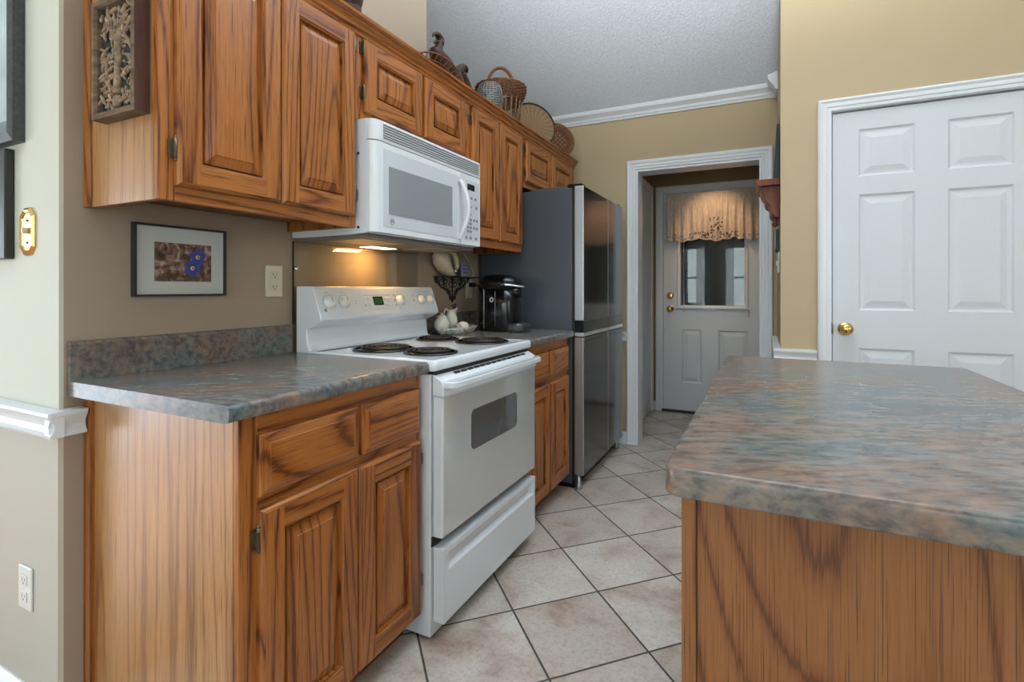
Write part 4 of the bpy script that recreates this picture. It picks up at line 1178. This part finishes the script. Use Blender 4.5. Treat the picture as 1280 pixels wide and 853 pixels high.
m = MB(); m.box(.0145, .0155, y0+t, y1-t, z0+t, z1-t); m.build('glass', M['picglass'], fp)

# pictures at the far left on the cream wall
def frame_y(name, label, x0, x1, z0, z1, yw, bw, mats, inner):
    r = thing(name, ((x0+x1)/2, yw, z0), label, 'picture')
    m = MB(); rows = []
    pf = [(0, 0), (0, .026), (bw*.35, .030), (bw*.38, .022), (bw*.85, .014), (bw, .014), (bw, .006)]
    for (px, pz), (dx, dz) in (((x0, z0), (1, 1)), ((x1, z0), (-1, 1)), ((x1, z1), (-1, -1)), ((x0, z1), (1, -1)), ((x0, z0), (1, 1))):
        rows.append([(px+dx*a, yw-b, pz+dz*a) for a, b in pf])
    m.grid(rows, 0, False, False)
    for k in range(len(m.m)): m.m[k] = 0 if (k % (len(pf)-1)) < 2 else 1
    m.build('frame', mats, r)
    m = MB(); m.box(x0+.01, x1-.01, yw-.008, yw-.001, z0+.01, z1-.01); m.build('print', inner, r)
    return r
bp = simple('mirror_backing', (.45, .55, .60), .3, nscale=8, namt=.4)
frame_y('picture_frame', 'large framed picture with dark flecked outer edge at the upper left edge', -.66, -.179, 1.552, 2.15, CY-.001, .065, [M['darkfleck'], M['silverframe']], bp)
o = MB(); o.box(-.42, -.239, CY-.022, CY-.001, 1.236, 1.540)
tag(o.build('black_frame_panel', M['blackframe'], bevel=.004), 'narrow black framed panel below the large picture at the left edge', 'picture')

# carved plaque on the cabinet's end panel
pq = thing('carved_plaque', (.2, .71, 1.577), 'carved wooden tree plaque hung on the side of the left wall cabinet', 'plaque')
px0, px1, pz0, pz1, pyf, pyb = .105, .294, 1.577, 1.872, .690, .7255
m = MB(); rows = []
pf = [(0, pyb), (0, pyf+.001), (.003, pyf), (.013, pyf), (.017, pyf+.006), (.018, pyf+.018)]
for (a, b), (dx, dz) in (((px0, pz0), (1, 1)), ((px1, pz0), (-1, 1)), ((px1, pz1), (-1, -1)), ((px0, pz1), (1, -1)), ((px0, pz0), (1, 1))):
    rows.append([(a+dx*p, q, b+dz*p) for p, q in pf])
m.grid(rows, 0, False, False)
npf = len(pf)-1
for k in range(len(m.m)):
    side, st_ = divmod(k, npf)
    m.m[k] = 1 if (st_ == 0 and side == 1) else 0
m.build('frame', [M['plaque_frame'], M['plaque_side']], pq)
m = MB(); m.box(px0+.015, px1-.015, pyf+.018, pyb-.001, pz0+.015, pz1-.015); m.build('ground', M['carve_bg'], pq)
m = MB(); yb = pyf+.016; cx = (px0+px1)/2; rr = random.Random(3)
m.tube(bez([(cx, yb, pz0+.055), (cx+.001, yb, pz0+.10), (cx, yb, pz0+.15), (cx-.002, yb, pz0+.19)], 4), [.013-.0004*k for k in range(13)], 8)
m.ball((cx, yb-.002, pz0+.038), .016, 12, sc=(1, .7, 1.15))
for (tx, tz, bx) in ((-.06, .27, -.03), (-.03, .275, -.015), (.0, .28, .005), (.03, .275, .02), (.058, .265, .035), (-.065, .225, -.03), (.06, .225, .03)):
    m.tube(bez([(cx-.001, yb, pz0+.17), (cx+bx*.6, yb-.002, pz0+.205), (cx+bx, yb-.002, (pz0*2+.205+tz)/2+.01), (cx+tx, yb, pz0+tz-.01)], 4), [.007-.0004*k for k in range(13)], 6)
m.build('trunk', M['carve'], pq)
m = MB()
for k in range(210):
    x = px0+.024+rr.random()*(px1-px0-.048); z = pz0+.024+rr.random()*(pz1-pz0-.048)
    if abs(x-cx) < .018 and z < pz0+.17: continue
    rot = Matrix.Rotation(rr.random()*PI, 3, 'Y') @ Matrix.Rotation(rr.uniform(-.4, .4), 3, 'X')
    m.ball((x, yb-.001+rr.uniform(-.004, .003), z), .0098*rr.uniform(.7, 1.3), 7, sc=(.46, .45, 1.3), rot=rot)
o = m.build('leaves', M['carve'], pq); o['kind'] = 'stuff'

# ------------------------------------------------------------------ things on the cabinet tops
ZT = 2.105
# dark urn, mostly above the frame
m = MB(); m.lathe([(.0005, 0), (.045, 0), (.050, .006), (.042, .02), (.062, .07), (.075, .13), (.062, .19), (.045, .215), (.055, .23), (.0005, .225)], (.26, 1.395, ZT), 'z', 28)
m.lathe([(.0005, .0), (.058, .0), (.060, .085), (.055, .09), (.0005, .09)], (.26, 1.40, ZT), 'z', 28)
tag(m.build('dark_urn', M['wood_dark']), 'dark brown urn on the cabinet top, cut off by the top edge of the photo', 'urn')
# thin arched rattan tray
at = thing('rattan_tray', (.30, 2.02, ZT), 'thin arched rattan tray with spindles in front of the carved bird', 'tray')
def disc_frame(c, nrm_):
    n = Vector(nrm_).normalized(); u = n.cross(Vector((0, 0, 1))).normalized(); v = u.cross(n).normalized()
    if v.z < 0: v = -v
    return n, u, v
c0 = Vector((.27, 1.985, ZT+.02)); n, u, v = disc_frame(c0, (.95, -.3, .05))
ae, be = .160, .118
m = MB(); m.tube([c0+u*ae*math.cos(a*PI/24)+v*be*math.sin(a*PI/24) for a in range(0, 25)], .0042, 8)
m.build('rim', M['wicker'], at)
m = MB(); m.tube([c0-n*.03+u*(ae-.02)*math.cos(a*PI/24)+v*(be-.02)*math.sin(a*PI/24) for a in range(0, 25)], .004, 8); m.build('inner_rim', M['wicker'], at)
for k in range(1, 16):
    a = k*PI/16
    m = MB(); m.tube([c0+u*ae*math.cos(a)+v*be*math.sin(a), c0-n*.03+u*(ae-.02)*math.cos(a)+v*(be-.02)*math.sin(a)], .0022, 6); m.build('spindle', M['wicker2'], at)
m = MB(); m.tube([c0-u*ae, c0+u*ae], .005, 8); m.box(.255, .285, 1.975, 1.995, ZT, ZT+.02); m.build('foot_rail', M['wicker'], at)
# carved bird
bd = thing('carved_bird', (.17, 2.28, ZT), 'dark carved wooden bird with a curled beak standing on the cabinet top', 'carving')
def skin(pts, rad, n=14, flat=1.0, mat=None, name='', parent=None):
    m = MB(); m.tube(bez(pts, 6), [rad[min(int(i/6), len(rad)-1)]*(1-(i % 6)/6)+rad[min(int(i/6)+1, len(rad)-1)]*((i % 6)/6) for i in range((len(pts)-1)*6+1)], n, flat=flat)
    return m.build(name, mat, parent)
bx = .16
WD = M['wood_dark']
skin([(bx, 2.09, 2.325), (bx, 2.13, 2.318), (bx, 2.20, 2.285), (bx, 2.29, 2.235), (bx, 2.37, 2.18), (bx, 2.43, 2.125), (bx, 2.44, 2.112)], [.020, .038, .050, .048, .040, .022, .012], 16, 1.0, WD, 'body', bd)
skin([(bx, 2.14, 2.32), (bx, 2.140, 2.35), (bx, 2.150, 2.375), (bx, 2.158, 2.395)], [.036, .024, .019, .017], 12, 1, WD, 'neck', bd)
skin([(bx, 2.158, 2.385), (bx, 2.158, 2.410), (bx, 2.132, 2.422), (bx, 2.105, 2.412), (bx, 2.092, 2.395)], [.020, .020, .015, .008, .003], 12, 1, WD, 'head', bd)
skin([(bx, 2.150, 2.385), (bx, 2.130, 2.387), (bx, 2.112, 2.375), (bx, 2.104, 2.362)], [.013, .009, .006, .002], 10, 1, WD, 'lower_beak', bd)
skin([(bx+.01, 2.28, 2.28), (bx+.01, 2.33, 2.325), (bx+.01, 2.365, 2.348), (bx+.01, 2.395, 2.345), (bx+.01, 2.388, 2.328)], [.034, .022, .018, .013, .008], 10, 1, WD, 'tail_curl', bd)
skin([(bx+.02, 2.33, 2.30), (bx+.02, 2.37, 2.26), (bx+.02, 2.42, 2.19), (bx+.02, 2.445, 2.13), (bx+.02, 2.446, 2.112)], [.020, .026, .026, .020, .012], 10, 1, WD, 'tail', bd)
m = MB(); m.box(bx-.03, bx+.03, 2.12, 2.40, ZT, ZT+.012); m.lathe([(.03, .012), (.012, .03), (.012, .14), (.02, .18)], (bx, 2.19, ZT), 'z', 12)
m.build('base', WD, bd, bevel=.003)
# ball-shaped metal wire basket
wb = thing('wire_basket', (.262, 2.475, ZT), 'small grey metal wire basket in front of the handled wicker basket', 'basket')
c = Vector((.268, 2.480, ZT))
def bprof(t): return .035+.038*math.sin(PI*(.12+.70*t)), .165*t
m = MB()
for k in range(15):
    t = k/14; r, h = bprof(t)
    m.tube([(c.x+r*math.cos(a*PI/14), c.y+r*math.sin(a*PI/14), c.z+.002+h) for a in range(28)], .0028, 5, closed=True)
m.build('hoops', M['wiremetal'], wb)
m = MB()
for k in range(24):
    a = 2*PI*k/24; m.tube([(c.x+bprof(t/8)[0]*math.cos(a), c.y+bprof(t/8)[0]*math.sin(a), c.z+.002+bprof(t/8)[1]) for t in range(9)], .0018, 5)
m.build('ribs', M['wiremetal'], wb)
m = MB(); m.lathe([(.0005, 0), (.035, 0), (.045, .03), (.04, .05), (.0005, .05)], tuple(c), 'z', 20); m.build('liner', M['wood_dark'], wb)
# wicker basket with bentwood handle
kb = thing('wicker_basket', (.20, 2.76, ZT), 'brown wicker basket with a thick arched handle on the cabinet top', 'basket')
c = Vector((.17, 2.800, ZT))
def weave(m, c, prof, r, n=40, amp=.003, sx=1, sy=1):
    for i, (R_, h) in enumerate(prof):
        m.tube([(c.x+sx*(R_+amp*math.cos(n/2*2*PI*a/n*1+(PI if i % 2 else 0)))*math.cos(2*PI*a/n), c.y+sy*(R_+amp*math.cos(n/2*2*PI*a/n+(PI if i % 2 else 0)))*math.sin(2*PI*a/n), c.z+h) for a in range(n)], r, 5, closed=True)
m = MB(); weave(m, c, [(.128+.026*math.sin(k/9*PI/2), .195+k*.0085) for k in range(11)], .0058); m.build('rim_band', M['wicker'], kb)
m = MB(); weave(m, c, [(.10+.004*k, .01+k*.0085) for k in range(7)], .0052); m.build('lower_band', M['wicker'], kb)
for k in range(22):
    a = 2*PI*k/22; m = MB(); m.tube([(c.x+.108*math.cos(a), c.y+.108*math.sin(a), c.z+.0), (c.x+.122*math.cos(a), c.y+.122*math.sin(a), c.z+.12), (c.x+.132*math.cos(a), c.y+.132*math.sin(a), c.z+.205)], .0042, 6); m.build('stake', M['wicker2'], kb)
m = MB(); m.lathe([(.0005, 0), (.105, 0), (.105, .008), (.0005, .008)], tuple(c), 'z', 24); m.build('bottom', M['wicker'], kb)
m = MB(); hd = Vector((.78, .62, 0)).normalized()
m.tube([c+hd*(.086*math.cos(t*PI/18))+Vector((0, 0, .262+.145*math.sin(t*PI/18))) for t in range(19)], .0095, 10)
m.tube([c+hd*.086+Vector((0, 0, .262)), c+hd*.125+Vector((0, 0, .245))], .010, 8); m.tube([c-hd*.086+Vector((0, 0, .262)), c-hd*.125+Vector((0, 0, .245))], .010, 8)
m.build('handle', M['wicker'], kb)
# round woven tray with radiating weave
def wovenmat(name, a, b_, rays, rings_, cx, holes=False):
    m, nt, b = newmat(name)
    g = N(nt, 'ShaderNodeAttribute', attribute_name='gco').outputs['Vector']    # x = radius, y = angle (turns)
    sp = N(nt, 'ShaderNodeSeparateXYZ'); nt.links.new(g, sp.inputs[0])
    rad = math_(nt, 'SINE', math_(nt, 'MULTIPLY', sp.outputs[0], rings_))
    ang = math_(nt, 'SINE', math_(nt, 'MULTIPLY', sp.outputs[1], rays*2*PI))
    pr_ = math_(nt, 'ADD', math_(nt, 'MULTIPLY', math_(nt, 'MULTIPLY', rad, ang), .35), .5)
    r = ramp(nt, [(0, b_), (1, a)], pr_)
    light = math_(nt, 'GREATER_THAN', math_(nt, 'SINE', math_(nt, 'MULTIPLY', sp.outputs[1], cx*2*PI)), .82)
    c = mixc(nt, r.outputs[0], (.38, .25, .13), math_(nt, 'MULTIPLY', light, .6))
    nt.links.new(c, b.inputs['Base Color']); b.inputs['Roughness'].default_value = .6
    bump(nt, b, pr_, .6, .003)
    return m
M['woven'] = wovenmat('radial_weave', (.29, .175, .085), (.13, .068, .03), 60, 900, 24)
def disc(name, c, nv, R_, depth, mat, parent, hole=0):
    m = MB(); n, u, v = disc_frame(c, nv); c = Vector(c); rows = []; gs = []
    for k in range(14):
        r = R_*k/13+.0005
        h = depth*(k/13)**3
        row = []
        for a in range(72):
            an = 2*PI*a/72; row.append(c+u*r*math.cos(an)+v*r*math.sin(an)+n*h); gs.append((r, a/72, 0))
        row.append(row[0]); gs.append((r, 1.0, 0)); rows.append(row)
    m.grid(rows); m.g = gs
    return m.build(name, mat, parent), n, u, v
wt = thing('woven_tray', (.20, 3.13, ZT), 'large round tray with a light radiating weave leaning behind the wicker basket', 'tray')
cc = Vector((.20, 3.215, ZT+.163)); o_, n, u, v = disc('weave', cc, (.75, -.65, .22), .158, .018, M['woven'], wt)
m = MB(); m.tube([cc+n*.018+u*.160*math.cos(a*PI/36)+v*.160*math.sin(a*PI/36) for a in range(72)], .006, 8, closed=True); lab(m.build('rim', M['wood_dark'], wt), 'dark bound rim')
lt = thing('lattice_tray', (.24, 3.50, ZT), 'small round brown tray with an open lattice centre at the end of the cabinet tops', 'tray')
cc = Vector((.235, 3.555, ZT+.136)); n, u, v = disc_frame(cc, (.62, -.76, .18))
R_ = .138
m = MB(); rows = []
for (r, h) in ((.088, .0), (.092, .003), (.118, .008), (.132, .022), (.138, .03), (.134, .032), (.112, .013), (.088, .005), (.088, 0)):
    rows.append([cc+u*r*math.cos(a*PI/30)+v*r*math.sin(a*PI/30)+n*h for a in range(60)])
m.grid(rows, 0, True); m.build('rim', M['wicker'], lt)
m = MB()
for k in range(-3, 4):
    t = k*.025; L_ = math.sqrt(max(.09**2-t*t, 0))
    for (p, q) in ((u, v), (v, u)):
        d1 = (p+q).normalized() if p is u else (p-q).normalized()
    e1 = (u+v).normalized(); e2 = (u-v).normalized()
    for (p, q, h) in ((e1, e2, .002), (e2, e1, .004)):
        a_ = cc+p*t-q*L_+n*h; b2 = cc+p*t+q*L_+n*h; s1 = p*.0075
        m.face([a_-s1, b2-s1, b2+s1, a_+s1]); m.face([a_-s1-n*.002, b2-s1-n*.002, b2+s1-n*.002, a_+s1-n*.002])
m.build('lattice', M['wicker'], lt)

# ------------------------------------------------------------------ worktop items right of the range
# coffee maker facing +x
cm = thing('coffee_maker', (.30, 2.62, .914), 'black single-serve coffee maker with a silver handle beside the refrigerator', 'coffee maker')
ZC = .9145
def rr_sec(cx, cy, hx, hy, r, z, n=6): return rect_ring(cx-hx, cx+hx, cy-hy, cy+hy, z, r, n)
m = MB(); rows = [rr_sec(.275, 2.60, .105, .085, .05, ZC+.0), rr_sec(.275, 2.60, .108, .088, .055, ZC+.01), rr_sec(.272, 2.60, .108, .088, .06, ZC+.15), rr_sec(.272, 2.60, .106, .086, .06, ZC+.25)]
m.grid(rows, 0, True, True, True); m.build('body', M['black'], cm)
m = MB(); rows = [rr_sec(.275, 2.60, .105, .090, .07, ZC+.235), rr_sec(.280, 2.60, .118, .096, .08, ZC+.255), rr_sec(.278, 2.60, .118, .096, .08, ZC+.285), rr_sec(.268, 2.60, .098, .080, .07, ZC+.308), rr_sec(.258, 2.60, .06, .05, .045, ZC+.318), rr_sec(.25, 2.60, .02, .02, .015, ZC+.320)]
m.grid(rows, 0, True, True, True); m.build('head', M['black'], cm)
m = MB(); m.lathe([(.045, ZC+.19), (.052, ZC+.24), (.0005, ZC+.24)][::-1], (.352, 2.60, 0), 'z', 24); m.lathe([(.0005, ZC+.188), (.045, ZC+.19)], (.352, 2.60, 0), 'z', 24); m.build('brew_spout', M['black'], cm)
m = MB(); rows = []
for k in range(15):
    t = k/14; a = -1.15+2.3*t; R_ = .105+.022*math.cos(a)
    p = (.288+R_*math.cos(a)*1.1, 2.60+.100*math.sin(a), ZC+.272-.022*math.cos(a))
    rows.append([(p[0]-.004, p[1], p[2]-.006), (p[0]+.006, p[1], p[2]-.005), (p[0]+.007, p[1], p[2]+.003), (p[0]-.002, p[1], p[2]+.007)])
m.grid(rows, 0, True, True, True); lab(m.build('handle', M['chrome'], cm), 'silver curved handle')
m = MB(); rows = [rr_sec(.375, 2.60, .065, .075, .045, ZC), rr_sec(.375, 2.60, .068, .078, .05, ZC+.01), rr_sec(.375, 2.60, .066, .076, .05, ZC+.045), rr_sec(.375, 2.60, .058, .068, .045, ZC+.048)]
m.grid(rows, 0, True, True, True); m.build('drip_tray', simple('charcoal_plastic', (.03, .032, .036), .3, nscale=6), cm)
m = MB(); m.tube([(.215, 2.508, ZC+.02), (.215, 2.508, ZC+.235)], .004, 8); m.tube([(.285, 2.510, ZC+.03), (.285, 2.510, ZC+.225)], .0015, 6); lab(m.build('tank_edge', simple('tank_grey', (.18, .19, .20), .2, nscale=6), cm), 'grey edge strips of the water tank')
m = MB(); m.tube([(.262+.0095*math.cos(a*PI/10), 2.511, ZC+.178+.0115*math.sin(a*PI/10)) for a in range(20)], .0036, 6, closed=True); m.build('emblem_ring', simple('silver_print', (.5, .52, .53), .3, nscale=6), cm)
# black cord and plug to the outlet
m = MB(); m.tube(bez([(.014, 2.70, 1.178), (.04, 2.70, 1.178), (.075, 2.69, 1.170), (.10, 2.67, 1.14), (.12, 2.64, 1.08), (.16, 2.62, 1.0)], 6), .0045, 7)
m.box(.009, .042, 2.686, 2.714, 1.164, 1.190)
tag(m.build('power_cord', M['black'], bevel=.003), 'black plug and cord running from the wall outlet to the coffee maker', 'cord')
# wrought iron scroll shelf
ir = thing('iron_wall_shelf', (.05, 2.40, 1.09), 'black wrought iron scroll shelf on the wall between range and coffee maker', 'shelf')
m = MB(); m.box(.001, .085, 2.325, 2.700, 1.2175, 1.2225); m.tube([(.085, 2.325, 1.220), (.085, 2.700, 1.220)], .0035, 6); m.build('ledge', M['iron'], ir)
def scroll(m, cy, cz_, R, sgn, turns=1.4, a0=0, x=.006, r=.0027):
    pts = []
    for k in range(22):
        t = k/21; a = a0+sgn*2*PI*turns*t; q = R*(1-.72*t)
        pts.append((x, cy+q*math.cos(a), cz_+q*math.sin(a)))
    m.tube(pts, r, 6)
m = MB()
for (cy, cz_, R, s) in ((2.265, 1.185, .022, 1), (2.305, 1.175, .026, -1), (2.350, 1.180, .024, 1), (2.395, 1.165, .026, -1), (2.440, 1.165, .026, 1), (2.485, 1.180, .024, -1), (2.530, 1.175, .026, 1), (2.575, 1.187, .020, -1),
                        (2.345, 1.145, .022, 1), (2.485, 1.145, .022, -1), (2.380, 1.118, .020, 1), (2.450, 1.118, .020, -1), (2.398, 1.085, .016, 1), (2.432, 1.085, .016, -1), (2.415, 1.068, .010, 1)):
    scroll(m, 2.510+(cy-2.415)*1.05, cz_+.018, R*1.05, s, 1.3, PI/2)
m.tube([(.006, 2.51, 1.22), (.006, 2.51, 1.078)], .004, 6); m.tube(bez([(.006, 2.33, 1.218), (.006, 2.39, 1.165), (.006, 2.46, 1.145), (.006, 2.51, 1.078)], 6), .0035, 6); m.tube(bez([(.006, 2.69, 1.218), (.006, 2.63, 1.165), (.006, 2.56, 1.145), (.006, 2.51, 1.078)], 6), .0035, 6)
m.build('scrollwork', M['iron'], ir)
# cream hand-held mixer parked on end
def xf(m):
    m.v = [(.055+(p[0]-.05)*1.1, 2.39+(p[1]-2.30)*1.4, 1.2227+(p[2]-1.2195)*1.2) for p in m.v]; return m
mx = thing('hand_mixer', (.05, 2.39, 1.2225), 'cream electric hand mixer parked on the black iron shelf', 'hand mixer')
def loft(m, secs, n=16):
    rows = []
    for (c, rx, ry, rz_) in secs:   # ring in plane perpendicular to z, centre c, radii rx, ry tilted
        rows.append([(c[0]+rx*math.cos(2*PI*k/n), c[1]+ry*math.sin(2*PI*k/n), c[2]+rz_*math.sin(2*PI*k/n)) for k in range(n)])
    m.grid(rows, 0, True, True, True)
m = MB(); loft(m, [((.05, 2.275, 1.335), .020, .022, 0), ((.05, 2.262, 1.325), .034, .036, -.01), ((.052, 2.252, 1.30), .042, .042, -.015), ((.052, 2.262, 1.265), .044, .048, -.02), ((.052, 2.285, 1.238), .040, .046, -.015), ((.052, 2.305, 1.224), .028, .030, -.004), ((.052, 2.308, 1.2195), .012, .014, 0)])
xf(m).build('motor_housing', M['creamplastic'], mx)
m = MB(); rows = []
for p in bez([(.055, 2.285, 1.330), (.06, 2.325, 1.325), (.06, 2.345, 1.295), (.06, 2.350, 1.262), (.058, 2.325, 1.245)], 6):
    rows.append([(p.x+.014*math.cos(2*PI*k/10), p.y+.011*math.sin(2*PI*k/10), p.z+.005*math.sin(2*PI*k/10)) for k in range(10)])
m.grid(rows, 0, True, True, True); xf(m).build('handle', M['creamplastic'], mx)
m = MB(); m.box(.03, .075, 2.345, 2.372, 1.262, 1.274); m.ball((.055, 2.348, 1.245), .012, 10); xf(m).build('speed_control', M['chrome'], mx, bevel=.003)
m = MB(); m.tube(bez([(.06, 2.30, 1.2195), (.066, 2.325, 1.223), (.07, 2.345, 1.229)], 4), .005, 6); xf(m).build('beater_stub', M['chrome'], mx)
m = MB(); m.tube(bez([(.05, 2.545, 1.365), (.055, 2.575, 1.345), (.058, 2.62, 1.30), (.06, 2.65, 1.255), (.060, 2.655, 1.2285), (.05, 2.62, 1.2265), (.04, 2.59, 1.2265)], 6), .0032, 6)
tag(m.build('mixer_cord', M['creamplastic']), 'cream cord looping down beside the lilac card on the iron shelf', 'cord')
# lilac card
cd = thing('small_sign', (.07, 2.54, 1.2227), 'small lilac card with dark handwriting on the iron shelf', 'card')
m = MB(); m.box(.070, .078, 2.497, 2.588, 1.2228, 1.304); m.build('card', M['card'], cd, bevel=.001)
m = MB(); rr = random.Random(5)
for (zz, a, b) in ((1.288, 2.512, 2.572), (1.267, 2.507, 2.578), (1.245, 2.514, 2.568)):
    y = a
    while y < b:
        w_ = rr.uniform(.004, .009); m.tube([(.0785, y, zz-.004), (.0785, y+w_*.5, zz+rr.uniform(.002, .006)), (.0785, y+w_, zz-.003)], .0007, 4); y += w_+.002
m.build('handwriting', M['blackmatte'], cd)
# serving dish with creamer set
TR = (.115, 2.385)
sd = thing('serving_dish', (TR[0], TR[1], .914), 'long white china dish with a gilt patterned rim beside the range', 'dish')
m = MB(); rows = []
for (k, z) in ((.78, .0), (.80, .002), (.92, .018), (1.0, .031), (.985, .033), (.90, .019), (.76, .005)):
    rows.append([(TR[0]+.075*k*math.cos(a*PI/20)*(1+.05*math.cos(8*a*PI/20)), TR[1]+.185*k*math.sin(a*PI/20)*(1+.03*math.cos(8*a*PI/20)), .9148+z) for a in range(40)])
m.grid(rows, 0, True, True, True)
def decal(name, base, spots, scale, thr):
    mm, nt, b = newmat(name)
    t = N(nt, 'ShaderNodeTexCoord').outputs['Object']
    n1 = noise(nt, t, scale, 3, .6); n2 = noise(nt, mapping(nt, t, (1, 1, 1), (5, 5, 5)), scale*.5, 2)
    c1 = ramp(nt, [(.45, spots[0]), (.55, spots[1])], n2)
    f = ramp(nt, [(thr, (0, 0, 0)), (thr+.04, (1, 1, 1))], n1)
    nt.links.new(mixc(nt, base, c1.outputs[0], f.outputs[0]), b.inputs['Base Color']); b.inputs['Roughness'].default_value = .12; b.inputs['Coat Weight'].default_value = .5
    return mm
M['china_dish'] = decal('gilt_patterned_china', (.66, .66, .60), ((.40, .33, .14), (.28, .32, .16)), 55, .54)
M['china_rose'] = decal('rose_patterned_china', (.68, .66, .58), ((.33, .09, .12), (.12, .20, .08)), 38, .56)
m.build('bowl', M['china_dish'], sd)
def pot(name, label, cx, cy, prof, mat, handle=None, spout=None, lid=False):
    r = thing(name, (cx, cy, .920), label, 'china')
    m = MB(); m.lathe(prof, (cx, cy, .9205), 'z', 24); m.build('body', mat, r)
    if handle:
        m = MB(); m.tube(bez(handle, 6), .0035, 7); m.build('handle', mat, r)
    if spout:
        m = MB(); m.tube(bez(spout[0], 4), spout[1], 10); m.build('spout', mat, r)
    return r
pot('sugar_bowl', 'round cream china sugar bowl at the range end of the dish', .105, 2.255, [(.0005, 0), (.022, 0), (.026, .01), (.040, .030), (.043, .050), (.036, .070), (.026, .080), (.028, .086), (.016, .094), (.006, .098), (.006, .104), (.0005, .108)], M['china'],
    [(.10, 2.285, .985), (.10, 2.312, .995), (.10, 2.310, .960), (.10, 2.284, .950)])
pot('cream_jug', 'tall cream china jug with a beaked spout at the back of the dish', .082, 2.375, [(.0005, 0), (.022, 0), (.020, .008), (.034, .030), (.040, .052), (.036, .075), (.026, .095), (.024, .108), (.028, .118), (.024, .116), (.0005, .100)], M['china'],
    [(.085, 2.350, 1.030), (.085, 2.318, 1.046), (.085, 2.308, 1.015), (.085, 2.336, .985)],
    ([(.085, 2.385, 1.015), (.085, 2.405, 1.030), (.085, 2.425, 1.042), (.085, 2.440, 1.044)], [.026]*1+[.024, .021, .018, .016, .014, .012, .010, .008, .006, .005, .004, .003]))
pot('painted_teapot', 'squat rose-painted china pot in front of the tall jug', .160, 2.372, [(.0005, 0), (.020, 0), (.032, .010), (.037, .026), (.034, .042), (.024, .052), (.010, .056), (.0005, .058)], M['china_rose'])
m = MB(); rr = random.Random(9)
for k in range(16):
    rot = Matrix.Rotation(rr.random()*6.28, 3, 'Z') @ Matrix.Rotation(rr.uniform(.2, 1.2), 3, 'X')
    m.ball((.105+rr.uniform(-.012, .012), 2.305+rr.uniform(-.014, .014), .955+rr.uniform(-.02, .012)), .010, 6, sc=(.6, 1.3, .25), rot=rot)
m.tube([(.105, 2.305, .9205), (.105, 2.305, .955)], .003, 5)
tag(m.build('leaf_sprig', M['soil']), 'dark green leaf sprig between the sugar bowl and the painted pot', 'leaves')
m = MB(); m.ball((.085, 2.405, 1.052), .013, 10, sc=(.8, 1.1, 1)); m.ball((.085, 2.418, 1.064), .009, 8); m.ball((.085, 2.392, 1.060), .009, 8)
m.tube([(.085, 2.395, 1.040), (.085, 2.405, 1.055)], .007, 6)
tag(m.build('berry_ornament', simple('dark_berry', (.06, .02, .03), .4, nscale=80, namt=.6)), 'small dark berry ornament perched on the jug rim', 'ornament')

for (x, y, z, lb) in ((1.7, 1.1, 2.70, 'added unseen brass-rimmed bowl holding the ceiling fill light over the kitchen aisle'), (-.2, -1.2, 2.47, 'added unseen brass-rimmed bowl holding the ceiling fill light over the dining side')):
    r = thing('added_uplight', (x, y, cz(y)), lb, 'lamp')  # invented fitting around each added fill light, out of view
    m = MB(); m.lathe([(.06, 0), (.055, -.02), (.01, -.03)], (x, y, cz(y)-.02), 'z', 20); m.tube([(x, y, cz(y)), (x, y, z)], .006, 8); m.build('rod', M['brass'], r)
    m = MB(); m.lathe([(.001, -.04), (.12, -.02), (.20, .03), (.24, .08), (.235, .08), (.195, .035), (.115, -.012), (.001, -.03)], (x, y, z), 'z', 32, caps=False); m.build('bowl', M['trim'], r)
for o in bpy.data.objects:
    if '_o' in o: del o['_o']
